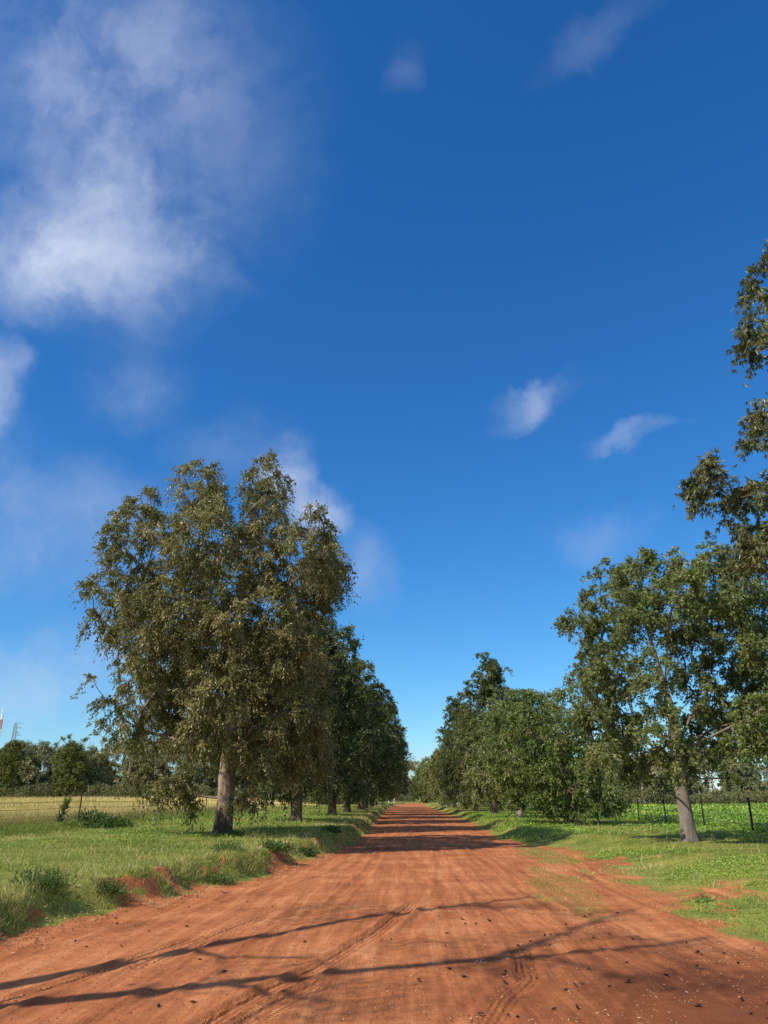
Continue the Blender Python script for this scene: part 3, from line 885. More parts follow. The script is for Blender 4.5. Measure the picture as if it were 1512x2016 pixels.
NR = make_tree('overhanging_tree', (10.5, 11.5, hz(10.5, 11.5)), (C3, O3), 32, tp3, [0.30, 0.27, 0.25, 0.24, 0.18, 0.12, 0.05], 3,
               (M_BARK_GREY, M_BRANCH, M_LEAF_GREY), 5, 8, 0.30, 0.125, 0.026, lobes=3, droop=1.0, fall=0.6, zpen=2.5, K=10, rmax=0.09, tip=0.007, twig_r=0.004)
tag(NR, 'nearest tree, its leafy sprays hanging into the blue sky above the grey trunked tree', 'tree', 'avenue trees along the crop field')

# ---- low spreading tree behind the grey-trunked one
B_T2R = [(-1.59, 5.7, 1.5, 0.95), (0.02, 5.75, 1.4, 1.0), (-3.0, 4.78, 1.2, 1.1), (-0.9, 4.26, 2.39, 1.3), (0.98, 4.51, 1.59, 1.3), (-2.83, 2.99, 1.5, 1.14), (-0.79, 2.24, 2.08, 1.13),
         (1.32, 2.48, 1.56, 1.26), (-1.9, 1.35, 1.2, 0.6), (-0.3, 1.0, 1.3, 0.6), (1.56, 1.1, 1.03, 0.7), (-3.7, 3.49, 0.79, 0.9), (2.2, 3.6, 1.0, 1.0)]
rg = rng_of(41)
def dep4(x, z):
    rad = np.interp(z, [0.4, 2, 4, 5.5, 6.8], [2.6, 3.7, 3.8, 3.0, 1.2])
    return np.sqrt(np.maximum(0.5, rad ** 2 - np.abs(x + 0.6) ** 2))
C4, O4 = gaps(*blob_clusters(rg, B_T2R, 8.0, dep4, 0.45), 27, 0.36, 0.8)
tp4 = [(0, 0, -0.15), (0.03, 0, 0.7), (-0.05, 0, 1.5), (-0.1, 0, 2.4), (-0.3, 0, 3.6), (-0.6, 0, 5.0)]
R2 = make_tree('low_spreading_tree', (8.4, 42.2, hz(8.4, 42.2)), (C4, O4), 42, tp4, [0.30, 0.26, 0.24, 0.2, 0.13, 0.05], 2,
               (M_BARK_BROWN, M_BRANCH, M_LEAF_BRIGHT), 6, 11, 0.45, 0.155, 0.078, droop=0.55, fall=0.5, K=8, rmax=0.11)
tag(R2, 'low broad bright green tree with leaves down to the ground, beside the grey trunked tree', 'tree', 'avenue trees along the crop field')


# ---- three kinds for the rest of the avenue
def generic(seed, prof, nblob, r0, r1, dens, cut, skirt=0):
    """a crown of overlapping leafy lumps inside the profile (height, radius)"""
    rg = rng_of(seed)
    zs, rs = zip(*prof)
    Cs, Os = [], []
    for i in range(nblob):
        f = (i + 0.5) / nblob
        z = zs[0] + (zs[-1] - zs[0]) * f ** 0.9 + rg.normal() * 0.2
        rad = float(np.interp(z, zs, rs)) * rg.uniform(0.86, 1.14)
        rb = min(rg.uniform(r0, r1), max(0.45, rad * 0.62))
        a = i * 2.39996 + rg.normal() * 0.25
        c = max(0.0, rad - rb * 0.9)
        n = int(dens * rb * rb * 2)
        d = norm(rg.normal(size=(n, 3))); t = rg.uniform(0.25, 1, n) ** 0.5
        e = np.array([1, 1, rg.uniform(0.85, 1.25)]) * rb
        Cs.append(np.array([math.cos(a) * c, math.sin(a) * c, z]) + d * t[:, None] * e); Os.append(norm(d + np.array([0, 0, 0.15])))
    n = int(nblob * 3)      # a thin filling inside
    z = rg.uniform(zs[0] + 0.8, zs[-1] - 0.5, n); rad = np.interp(z, zs, rs) * 0.6 * np.sqrt(rg.uniform(0, 1, n)); a = rg.uniform(0, 6.28, n)
    Ci = np.stack([np.cos(a) * rad, np.sin(a) * rad, z], 1); Cs.append(Ci); Os.append(norm(rg.normal(size=(n, 3))))
    if skirt:
        a = rg.uniform(0, 6.28, skirt); rad = prof[1][1] * rg.uniform(0.6, 1.0, skirt)
        Cs.append(np.stack([np.cos(a) * rad, np.sin(a) * rad, rg.uniform(zs[0] - 0.8, zs[0], skirt)], 1)); Os.append(np.tile(np.array([0, 0, -1.0]), (skirt, 1)))
    C, O = np.concatenate(Cs), np.concatenate(Os)
    return gaps(C, O, seed + 9, cut, 0.7)

PA = generic(51, [(2.3, 2.6), (3.0, 3.8), (4.0, 4.5), (6.0, 4.5), (8.0, 3.6), (9.6, 2.2), (10.6, 0.8)], 34, 1.1, 1.8, 7.2, 0.32, 16)
PB = generic(61, [(1.7, 2.2), (2.6, 2.9), (4.5, 3.2), (7.0, 2.9), (9.5, 2.0), (12.0, 1.1), (13.0, 0.5)], 32, 0.8, 1.4, 8.0, 0.32, 18)
PC = generic(71, [(1.9, 2.2), (2.6, 3.2), (4.0, 3.7), (6.0, 3.4), (7.6, 2.2), (8.6, 0.9)], 26, 0.9, 1.5, 7.4, 0.33, 18)
tpa = [(0, 0, -0.15), (0.02, 0, 0.9), (0.05, 0, 1.9), (0.0, 0.05, 3.2), (0.1, 0, 5.2), (0.1, 0, 8.2)]
tpb = [(0, 0, -0.15), (0.0, 0, 0.9), (0.04, 0, 2.0), (0.0, 0.05, 4.2), (0.05, 0, 7.2), (0.0, 0, 11.0)]
tpc = [(0, 0, -0.15), (0.02, 0, 0.8), (0.0, 0, 1.7), (0.0, 0.05, 2.8), (0.05, 0, 4.4), (0.0, 0, 6.6)]


def avenue_proto(kind, loc, seed):
    if kind == 'A':
        return make_tree('avenue_tree', loc, PA, seed, tpa, [0.29, 0.26, 0.25, 0.2, 0.14, 0.05], 2, (M_BARK_BROWN, M_BRANCH, M_LEAF_DARK), 6, 11, 0.50, 0.17, 0.088,
                         droop=0.7, fall=0.6, K=8, rmax=0.11)
    if kind == 'B':
        return make_tree('avenue_tree', loc, PB, seed, tpb, [0.27, 0.24, 0.22, 0.18, 0.12, 0.04], 2, (M_BARK_BROWN, M_BRANCH, M_LEAF_DARK), 6, 10, 0.45, 0.18, 0.092,
                         droop=0.6, fall=0.5, K=8, rmax=0.12)
    return make_tree('avenue_tree', loc, PC, seed, tpc, [0.24, 0.22, 0.2, 0.16, 0.1, 0.04], 2, (M_BARK_PALE, M_BRANCH, M_LEAF_GREEN), 6, 10, 0.45, 0.18, 0.088,
                     droop=0.6, fall=0.5, K=7, rmax=0.1)

PROTO = {}
def avenue(kind, x, y, rz, s, label, group):
    z = hz(x, y)
    if kind not in PROTO:
        o = avenue_proto(kind, (x, y, z), {'A': 52, 'B': 62, 'C': 72}[kind])
        o.rotation_euler = (0, 0, rz); o.scale = (s, s, s) if np.isscalar(s) else s
        PROTO[kind] = o
    else:
        o = dup(PROTO[kind], (x, y, z), rz, s)
    tag(o, label, 'tree', group)
    return o

GL, GR = 'avenue trees along the dry field', 'avenue trees along the crop field'
LEFT = [('A', -5.55, 41.5, 0.4, (1.02, 1.02, 1.0), 'thick dark trunked tree standing just behind the tallest tree'),
        ('A', -4.95, 55.0, 2.1, (1.0, 1.0, 1.0), 'dark tree with short straight grey brown trunk, second behind the tallest tree'),
        ('A', -4.85, 67.5, 3.9, (1.0, 1.0, 1.03), 'shaded dark tree, third behind the tallest tree in its row'),
        ('A', -4.4, 80.0, 5.3, (1.05, 1.05, 1.05), 'shaded dark tree, fourth behind the tallest tree in its row'),
        ('C', -4.6, 93.0, 1.2, (1.15, 1.15, 1.1), 'smaller tree, fifth behind the tallest tree in its row'),
        ('A', -4.5, 107.0, 0.9, (1.0, 1.0, 1.0), 'far dark tree, sixth behind the tallest tree in its row'),
        ('A', -4.6, 122.0, 3.0, (0.95, 0.95, 0.95), 'far dark tree, seventh behind the tallest tree in its row'),
        ('A', -5.0, 138.0, 4.4, (0.9, 0.9, 0.9), 'far dark tree, last of the row along the dry field')]
for k, x, y, rz, s, lab in LEFT:
    avenue(k, x, y, rz, s, lab, GL)
RIGHT = [('C', 7.4, 54.0, 2.2, (1.0, 1.0, 0.92), 'rounded tree with pale sunlit trunk, first behind the low broad tree'),
         ('B', 7.2, 68.0, 0.7, (1.1, 1.1, 1.02), 'tallest pointed dark green tree of the row along the crop field'),
         ('A', 6.9, 82.0, 1.5, (0.8, 0.8, 0.9), 'dark trunked tree, next behind the tallest pointed tree'),
         ('B', 6.4, 94.0, 2.9, (1.1, 1.1, 1.0), 'second pointed tree, shorter looking, nearer the road end than the tallest pointed one'),
         ('C', 6.3, 108.0, 4.0, (1.0, 1.0, 1.0), 'pale trunked tree, fourth from the road end in the row along the crop field'),
         ('C', 6.2, 124.0, 5.2, (1.0, 1.0, 0.95), 'pale trunked tree, third from the road end in the row along the crop field'),
         ('C', 6.2, 142.0, 0.5, (1.0, 1.0, 1.0), 'pale trunked tree, second from the road end in the row along the crop field'),
         ('C', 6.3, 160.0, 3.5, (1.0, 1.0, 1.0), 'pale trunked tree nearest the road end in the row along the crop field')]
for k, x, y, rz, s, lab in RIGHT:
    avenue(k, x, y, rz, s, lab, GR)

# ---- sparse, nearly bare tree standing outside the picture; its limbs throw the shadows across the road in front
def bare_tree():
    rg = rng_of(81)
    root = thing('bare_limbed_tree', (-7.3, 4.9, hz(-7.3, 4.9)))
    part('trunk', trunk_mesh(rg, [(0, 0, -0.15), (0.05, 0.0, 1.0), (0.0, 0.05, 2.2), (-0.05, 0.05, 3.0)], [0.24, 0.2, 0.18, 0.17], M_BARK_TAN, flare=0.3), root)
    bag = Bag(); ends = []
    stems = [([(0, 0, 2.7), (0.15, -0.35, 4.2), (0.3, -0.6, 5.6), (0.55, -0.95, 7.4), (0.7, -1.3, 9.2), (0.95, -1.4, 11.2)], 0.16),
             ([(0, 0, 2.7), (-0.05, 0.6, 3.7), (-0.1, 1.1, 4.9), (-0.35, 1.5, 6.1), (-0.55, 2.0, 7.6), (-0.6, 2.3, 9.0), (-0.4, 2.8, 11.0)], 0.16),
             ([(0.62, -1.1, 8.2), (0.8, -0.3, 8.9), (1.0, 0.7, 9.7), (1.3, 1.7, 10.6)], 0.08)]
    def sub(p, d, ln, r, depth):
        pts = [p]; dd = np.array(d, float)
        for i in range(4):
            dd = norm(dd + rg.normal(size=3) * 0.16 + np.array([0, 0, 0.08]))
            pts.append(pts[-1] + dd * ln / 4)
        rad = np.linspace(r, r * 0.3, 5)
        V, F = tube(pts, rad, 6 if r > 0.03 else 4)
        bag.add(V, F)
        ends.append(pts[-1])
        if depth > 0:
            for k in range(2):
                i = rg.integers(1, 4)
                sub(pts[i], norm(dd + rg.normal(size=3) * 0.7), ln * 0.55, rad[i] * 0.6, depth - 1)
    for pts, r in stems:
        pts = np.array(pts, float); k = len(pts)
        rad = np.linspace(r, r * 0.32, k)
        t = np.linspace(0, 1, 16); t0 = np.linspace(0, 1, k)
        P = np.stack([np.interp(t, t0, pts[:, j]) for j in range(3)], 1)
        P[1:] += rg.normal(size=(15, 3)) * 0.012
        V, F = tube(P, np.interp(t, t0, rad), 8)
        bag.add(V, F)
        for i in ((6, 9, 11, 13) if r > 0.1 else (10,)):
            d = norm(np.array([rg.uniform(-0.35, 0.5), rg.normal() * 0.6, 0.7]))
            sub(P[i], d, rg.uniform(1.5, 2.6), np.interp(t[i], t0, rad) * 0.55, 2)
    part('branches', bag.mesh('branches', M_BRANCH, True), root)
    E = np.array(ends); E = E[rg.choice(len(E), min(44, len(E)), replace=False)]
    cl = np.repeat(np.arange(len(E)), 60)
    P = E[cl] + rg.normal(size=(len(cl), 3)) * 0.26
    V, F, A = leaves(rg, P, np.zeros_like(P), 0.12, 0.05)
    part('crown', mesh_of('crown', V, F, M_LEAF_OLIVE, {'var': A}), root)
    tag(root, 'sparse forked tree with nearly bare limbs that shades the near part of the road', 'tree', GL)
bare_tree()

# ------------------------------------------------------------------ far tree lines
def far_tree(kind, loc, seed):
    rg = rng_of(seed)
    if kind == 'gum':        # open crowned gum with pale limbs and leaf plates
        n = 60
        a = rg.uniform(0, 6.28, n); rr = np.sqrt(rg.uniform(0.05, 1, n)) * 4.2
        z = 6.2 + 3.8 * np.sqrt(np.maximum(0, 1 - (rr / 4.6) ** 2)) * rg.uniform(0.45, 1, n)
        C = np.stack([np.cos(a) * rr, np.sin(a) * rr, z], 1)
        return make_tree('gum_tree', loc, (C, norm(C - np.array([0, 0, 6.5]))), seed, [(0, 0, -0.2), (0.15, 0, 1.3), (0.1, 0.1, 2.8), (0.3, 0, 4.4), (0.2, 0, 6.2)], [0.27, 0.23, 0.2, 0.16, 0.08], 1,
                         (M_BARK_WHITE, M_BARK_WHITE, M_LEAF_GUM), 9, 13, 1.0, 0.36, 0.12, droop=0.5, fall=0.3, K=6, rmax=0.12, tip=0.03, twig_r=0.016, sag=0.2)
    if kind == 'tallgum':    # thin limbs carrying a few flat separate plates
        C = np.array([(-3.4, 0.5, 8.6), (-2.6, -0.3, 9.6), (-1.2, 0.4, 10.6), (-0.2, -0.2, 11.6), (0.9, 0.5, 11.2), (1.9, 0.0, 10.3), (2.8, -0.4, 9.4), (3.6, 0.3, 8.2), (1.0, -1.0, 8.6),
                      (-1.4, 1.1, 8.0), (0.3, 0.8, 9.6), (-2.4, -1.0, 7.2), (2.4, 1.0, 7.0)], float)
        return make_tree('tall_gum_tree', loc, (C, norm(C - np.array([0, 0, 7.5]))), seed, [(0, 0, -0.2), (0.1, 0, 2.0), (0.0, 0.1, 4.0), (0.15, 0, 6.0), (0.1, 0, 7.6)], [0.27, 0.22, 0.19, 0.15, 0.08], 1,
                         (M_BARK_WHITE, M_BARK_WHITE, M_LEAF_GUM), 10, 15, 0.85, 0.34, 0.12, droop=0.4, fall=0.25, K=5, rmax=0.12, tip=0.035, twig_r=0.018, sag=0.15)
    if kind == 'pine':       # dense dark cypress pine
        CO = generic(seed, [(0.9, 2.0), (2.5, 2.8), (5.0, 2.6), (7.2, 1.7), (8.6, 0.6)], 22, 0.8, 1.3, 5.0, 0.3)
        return make_tree('cypress_pine', loc, CO, seed, [(0, 0, -0.2), (0.05, 0, 1.5), (0, 0, 3.0), (0.05, 0, 5.5), (0, 0, 8.0)], [0.2, 0.18, 0.15, 0.1, 0.04], 1,
                         (M_BARK_BROWN, M_BRANCH, M_LEAF_PINE), 7, 8, 0.7, 0.36, 0.15, droop=-0.3, fall=0.1, K=7, rmax=0.07, tip=0.03, twigs=False)
    if kind == 'bush':       # bushy multi-stemmed tree
        CO = generic(seed, [(0.8, 2.4), (2.6, 3.4), (4.6, 3.2), (6.0, 2.1), (6.8, 0.9)], 20, 0.9, 1.5, 3.6, 0.38)
        return make_tree('bushy_tree', loc, CO, seed, [(0, 0, -0.2), (0.2, 0, 1.0), (0.1, 0.1, 2.0), (0.3, 0, 3.4)], [0.2, 0.17, 0.15, 0.08], 1,
                         (M_BARK_PALE, M_BARK_PALE, M_LEAF_GUM), 8, 8, 0.8, 0.36, 0.15, droop=0.3, fall=0.3, K=7, rmax=0.09, tip=0.03, twig_r=0.016)

FAR = {}
def far(kind, x, y, rz, s, label, cat, group):
    z = hz(x, y) - 0.05
    if kind not in FAR:
        o = far_tree(kind, (x, y, z), {'gum': 101, 'tallgum': 104, 'pine': 102, 'bush': 103}[kind])
        o.rotation_euler = (0, 0, rz); o.scale = (s, s, s)
        FAR[kind] = o
    else:
        o = dup(FAR[kind], (x, y, z), rz, s)
    tag(o, label, cat, group)

GFL, GFR, GFE = 'trees in the line behind the dry field', 'trees in the line behind the crop field', 'trees closing off the road end'
far('pine', -73.4, 148, 0.5, 1.16, 'rounded dark cypress pine in front of the lattice tower', 'tree', GFL)
far('tallgum', -59.8, 156, 0.2, 1.12, 'tall gum with bare limbs carrying flat leaf plates above the tree line', 'tree', GFL)
far('pine', -61.6, 147, 2.5, 1.12, 'dark cypress pine beneath the flat topped tall gum', 'tree', GFL)
far('tallgum', -67.5, 158, 3.4, 0.98, 'thin gum with small dark leaf plates, between the two cypress pines', 'tree', GFL)
rg = rng_of(131)
LAB = {'gum': 'grey green gum with pale limbs in the line behind the dry field', 'bush': 'bushy pale stemmed tree in the line behind the dry field',
       'pine': 'dark cypress pine deep in the line behind the dry field'}
x = -118.0; i = 0
while x < -6:
    for row in range(2):
        k = ['bush', 'gum', 'bush', 'pine', 'gum'][(i * 3 + row * 2) % 5]
        if k == 'pine' and -84 < x < -48: k = 'bush'
        yy = 152 + row * 13 + rg.uniform(-3, 4)
        xx = x + rg.uniform(-2, 2)
        s = rg.uniform(0.95, 1.2) * (0.95 if k == 'pine' else 1.0) * (0.95 if k == 'gum' else 1.12)
        far(k, xx, yy, rg.uniform(0, 6.28), s, LAB[k], 'tree', GFL)
    x += 5.4; i += 1
far('gum', 63.5, 122, 2.0, 0.95, 'gum with long white leaning limbs behind the yellow flowers of the crop', 'tree', GFR)
far('gum', 35.5, 124, 0.6, 0.78, 'white limbed gum between the low broad tree and the grey trunk, behind the crop', 'tree', GFR)
LAB = {'gum': 'grey green gum with pale limbs in the line behind the crop', 'bush': 'bushy pale stemmed tree in the line behind the crop',
       'pine': 'dark green pine in the line behind the crop'}
x = 14.0; i = 0
while x < 112:
    for row in range(2):
        k = ['bush', 'pine', 'gum', 'bush', 'bush'][(i * 2 + row * 3) % 5]
        yy = 130 + row * 12 + rg.uniform(-2, 4)
        xx = x + rg.uniform(-2, 2)
        s = rg.uniform(0.85, 1.05) * (0.85 if k != 'bush' else 1.05)
        far(k, xx, yy, rg.uniform(0, 6.28), s, LAB[k], 'tree', GFR)
    x += 5.6; i += 1
LAB = {'gum': 'hazy grey green gum closing off the road end', 'bush': 'hazy bushy tree closing off the road end', 'pine': 'hazy dark pine closing off the road end'}
for i in range(16):
    k = ['bush', 'gum', 'bush', 'pine'][i % 4]
    xx = -24 + i * 2.6 + rg.uniform(-1, 1); yy = 262 + rg.uniform(-6, 16) - 8 * (i % 2)
    far(k, xx, yy, rg.uniform(0, 6.28), rg.uniform(1.0, 1.4), LAB[k], 'tree', GFE)

# undergrowth shrubs at the foot of the lines
def shrub_proto(loc):
    rg = rng_of(141)
    root = thing('shrub', loc)
    n = 1500
    u = norm(rg.normal(size=(n, 3))); u[:, 2] = np.abs(u[:, 2])
    rad = rg.uniform(0.4, 1, n) ** 0.5
    lump = 0.75 + 0.6 * fbm(np.arctan2(u[:, 1], u[:, 0]) * 1.3 + 4, u[:, 2] * 3, 5, 3)
    P = u * (rad * lump)[:, None] * np.array([1.7, 1.5, 1.5])
    V, F, A = leaves(rg, P, u, 0.30, 0.10, droop=-0.2, outw=0.6)
    bag = Bag()
    for k in range(9):
        a = rg.uniform(0, 6.28); t = np.array([math.cos(a) * 0.9, math.sin(a) * 0.9, rg.uniform(0.7, 1.3)])
        v, f = tube([(0, 0, -0.1), t * 0.5 + rg.normal(size=3) * 0.05, t], [0.035, 0.025, 0.01], 4)
        bag.add(v, f)
    part('stems', bag.mesh('stems', M_BRANCH), root)
    part('foliage', mesh_of('foliage', V, F, M_LEAF_SHRUB, {'var': A}), root)
    return root
SHR = None
for (x0, x1, yy, step, lab, grp) in ((-118, -8, 146, 2.6, 'low grey green shrub at the edge of the dry field', 'shrubs along the dry field edge'),
                                     (14, 112, 124.5, 3.0, 'low grey green shrub at the edge of the crop', 'shrubs along the crop field edge'),
                                     (-20, 18, 248, 3.4, 'low shrub at the road end', 'shrubs at the road end')):
    x = x0
    while x < x1:
        p = (x + rg.uniform(-0.8, 0.8), yy + rg.uniform(-1.5, 3), 0)
        if not (yy > 200 and 3.0 < p[0] < 9.0):
            p = (p[0], p[1], hz(p[0], p[1]))
            s = rg.uniform(1.0, 1.7)
            s = (s * rg.uniform(0.9, 1.4), s, s)
            if SHR is None:
                SHR = shrub_proto(p); SHR.scale = s; o = SHR
            else:
                o = dup(SHR, p, rg.uniform(0, 6.28), s)
            tag(o, lab, 'shrub', grp)
        x += step

# ------------------------------------------------------------------ the two masts behind the trees
def lattice(bag, w0, w1, h, z0, sections, r, xoff=0.0):
    legs = []
    for k in range(4):
        a = math.pi / 4 + k * math.pi / 2
        legs.append((math.cos(a), math.sin(a)))
    zs = np.linspace(0, h, sections + 1)
    wd = np.interp(zs, [0, h], [w0, w1]) * 0.7071
    for (cx, cy) in legs:
        V, F = tube([(xoff + cx * wd[i], cy * wd[i], z0 + zs[i]) for i in range(len(zs))], [r] * len(zs), 4); bag.add(V, F)
    for i in range(sections):
        for k in range(4):
            c0 = legs[k]; c1 = legs[(k + 1) % 4]
            p = lambda c, j: (xoff + c[0] * wd[j], c[1] * wd[j], z0 + zs[j])
            for q0, q1 in (((c0, i), (c1, i + 1)), ((c1, i), (c0, i + 1)), ((c0, i + 1), (c1, i + 1))):
                V, F = tube([p(*q0), p(*q1)], [r * 0.6] * 2, 3); bag.add(V, F)

tw = thing('lattice_tower', (-208.6, 420, 0.8), 0.3)
bg_ = Bag(); lattice(bg_, 4.4, 1.1, 38.0, 0, 26, 0.10)
part('lattice_frame', bg_.mesh('lattice_frame', M_TOWER), tw)
for zz, ln, off in ((38.2, 3.2, 0.3), (35.8, 2.8, 0.5), (33.2, 1.9, 0.3), (32.0, 2.6, 0.9)):
    ab = Bag()
    V, F = tube([(off, 0, zz), (off + ln, 0.2, zz)], [0.09, 0.09], 4); ab.add(V, F)
    for q in np.linspace(0.3, 1, 5):
        V, F = tube([(off + ln * q, 0.15, zz - 0.45), (off + ln * q, 0.15, zz + 0.45)], [0.05, 0.05], 4); ab.add(V, F)
    part('antenna_arm', ab.mesh('antenna_arm', M_TOWER), tw)
ab = Bag(); V, F = tube([(0, 0, 38), (0, 0, 40.2)], [0.06, 0.05], 4); ab.add(V, F)
part('tip_rod', ab.mesh('tip_rod', M_TOWER), tw)
tag(tw, 'grey steel lattice tower with side antennas above the tree line', 'tower')
ms = thing('radio_mast', (-216.9, 420, 0.8))
for i, z0 in enumerate(np.arange(0, 40, 5.0)):
    sb = Bag(); lattice(sb, 1.25 - i * 0.02, 1.25 - (i + 1) * 0.02, 5.0, z0, 5, 0.12)
    part('mast_section', sb.mesh('mast_section', M_MAST_WHITE if i % 2 == 0 else M_MAST_RED), ms)
sb = Bag(); V, F = tube([(0, 0, 40), (0, 0, 43), (0, 0, 46.6)], [0.55, 0.3, 0.12], 8); sb.add(V, F)
part('mast_tip', sb.mesh('mast_tip', M_MAST_WHITE), ms)
tag(ms, 'slim red and white banded mast beside the lattice tower', 'mast')

# ------------------------------------------------------------------ wire fences
def star_post(h, w=0.045):
    V1, F1 = box((0, 0, h / 2 - 0.15), (w * 1.5, 0.010, h + 0.3))
    V2, F2 = box((0, -w * 0.55, h / 2 - 0.15), (0.010, w * 0.9, h + 0.3))
    return np.concatenate([V1, V2]), np.concatenate([F1, F2 + 8])

def fence(name, x, ylist, mat, post_h, wires, wmat, label, special=None):
    root = thing(name, (x, ylist[0], hz(x, ylist[0])))
    z0 = root.location.z
    me = None; me_b = None
    for i, y in enumerate(ylist):
        zz = hz(x, y) - z0
        if special and i in special:
            V, F = special[i](rng_of(200 + i))
            o = part('post', mesh_of('post', V, F, special[str(i)]), root)
        else:
            if me is None:
                V, F = star_post(post_h)
                me = mesh_of('post', V, F, mat)
            o = part('post', me, root)
        rr = rng_of(300 + i)
        o.location = (rr.uniform(-0.05, 0.05), y - ylist[0], zz)
        o.rotation_euler = (rr.uniform(-0.03, 0.03), rr.uniform(-0.04, 0.04), rr.uniform(0, 0.6))
    for wz in wires:
        pts = []
        for i, y in enumerate(ylist):
            zz = hz(x, y) - z0
            pts.append((0.0, y - ylist[0], zz + wz))
            if i + 1 < len(ylist):
                y2 = ylist[i + 1]; z2 = hz(x, y2) - z0
                for t in (0.25, 0.5, 0.75):
                    pts.append((0, y + (y2 - y) * t - ylist[0], zz + (z2 - zz) * t + wz - 0.05 * math.sin(math.pi * t)))
        V, F = tube(pts, [0.008] * len(pts), 4)
        part('wire', mesh_of('wire', V, F, wmat), root)
    tag(root, label, 'fence')

fence('wire_fence', FENCE_L, [2, 14, 26, 38, 50, 62, 74, 86, 100, 114, 128], M_RUST, 1.28, (0.42, 0.72, 0.98, 1.22), M_WIRE,
      'rusty steel post and wire fence along the dry field')

def wood(r, h):
    def f(rg):
        V, F = tube([(0, 0, -0.3), (0.01, 0, h * 0.5), (0, 0.01, h)], [r * 1.06, r, r * 0.96], 10)
        cap = np.arange(20, 30)
        c = np.array([[0, 0.01, h + 0.015]])
        Vn = np.concatenate([V, c])
        Ft = np.array([[20 + i, 20 + (i + 1) % 10, 30] for i in range(10)])
        return Vn, [F, Ft]
    return f
fence('wire_fence', FENCE_R, [12, 17, 22, 27.5, 32.6, 37.8, 43.0, 48.2, 54.5, 62, 70, 78, 86, 94, 104, 114], M_BLACKSTEEL, 1.22, (0.35, 0.68, 1.0, 1.15), M_WIRE,
      'dark steel post and wire fence along the green crop', {4: wood(0.045, 1.28), '4': M_BLACKSTEEL, 8: wood(0.12, 1.5), '8': M_WOODPOST})

for (x, y, h, lab) in ((-2.9, 196, 1.0, 'larger white marker post at the far bend of the road'), (-4.3, 198, 0.7, 'smaller white marker post at the far bend of the road')):
    o = thing('marker_post', (x, y, hz(x, y)))
    V, F = box((0, 0, h / 2 - 0.1), (0.24 if h > 0.8 else 0.12, 0.12, h + 0.2))
    part('post', mesh_of('post', V, F, M_WHITEPOST), o)
    V, F = box((0, 0, h + 0.03), (0.30 if h > 0.8 else 0.16, 0.18, 0.06))
    part('cap', mesh_of('cap', V, F, M_WHITEPOST), o)
    tag(o, lab, 'post')

# ------------------------------------------------------------------ grasses and low plants
def blades(rng, x, y, z, h, w, lean, var, segs=2):
    n = len(x)
    a = rng.uniform(0, 2 * math.pi, n)
    sx, sy = np.cos(a) * w / 2, np.sin(a) * w / 2
    b2 = rng.uniform(0, 2 * math.pi, n); lx, ly = np.cos(b2) * lean, np.sin(b2) * lean
    z = z - 0.02
    p0 = np.stack([x - sx, y - sy, z], 1); p1 = np.stack([x + sx, y + sy, z], 1)
    tipp = np.stack([x + lx, y + ly, z + h], 1)
    if segs == 1:
        V = np.stack([p0, p1, tipp], 1).reshape(-1, 3)
        F = np.arange(3 * n).reshape(-1, 3)
        return V, F, np.repeat(var, 3)
    m0 = np.stack([x - sx * .8 + lx * .33, y - sy * .8 + ly * .33, z + h * .6], 1)
    m1 = np.stack([x + sx * .8 + lx * .33, y + sy * .8 + ly * .33, z + h * .6], 1)
    V = np.stack([p0, p1, m1, m0, tipp], 1).reshape(-1, 3)
    k = np.arange(n)[:, None] * 5
    F = np.concatenate([k + np.array([[0, 1, 2]]), k + np.array([[0, 2, 3]]), k + np.array([[3, 2, 4]])], 1).reshape(-1, 3)
    return V, F, np.repeat(var, 5)


def scatter(rng, n, x0, x1, y0, y1):
    """points thinning out with distance"""
    t = rng.uniform(0, 1, n)
    y = y0 * (y1 / y0) ** t
    x = rng.uniform(x0, x1, n)
    return x, y


def in_view(x, y, m=1.5):
    return (np.abs(x + 0.027 * y) < 0.545 * y + m)


def lawn(name, x0, x1, y0, y1, n, seed, tone, cov_fn, hscale=1.0):
    rg = rng_of(seed)
    x, y = scatter(rg, n, x0, x1, y0, y1)
    cov = cov_fn(x, y)
    k = (rg.uniform(0, 1, n) < cov) & in_view(x, y)
    x, y = x[k], y[k]
    z = height(x, y)
    pn = fbm(x * 0.35, y * 0.35, seed, 4); pn2 = fbm(x * 2.2, y * 2.2, seed + 4, 3)
    var = np.clip(tone(x, y) + (pn - 0.5) * 1.3 + (pn2 - 0.5) * 0.9 + rg.normal(size=len(x)) * 0.2, 0, 1)
    h = rg.uniform(0.035, 0.085, len(x)) * (0.35 + 1.6 * pn2 ** 1.5) * hscale * (1 + y * 0.006)
    w = np.maximum(0.006, y * 0.00055) * rg.uniform(0.8, 1.4, len(x))
    near = y < 24
    for tagn, m, sg in ((0, near, 2), (1, ~near, 1)):
        yield blades(rg, x[m], y[m], z[m], h[m], w[m], h[m] * rg.uniform(0.2, 0.9, m.sum()), var[m], sg)


def join(parts):
    Vs, Fs, As, o = [], [], [], 0
    for V, F, A in parts:
        Vs.append(V); Fs.append(F + o); As.append(A); o += len(V)
    return np.concatenate(Vs), np.concatenate(Fs), np.concatenate(As)


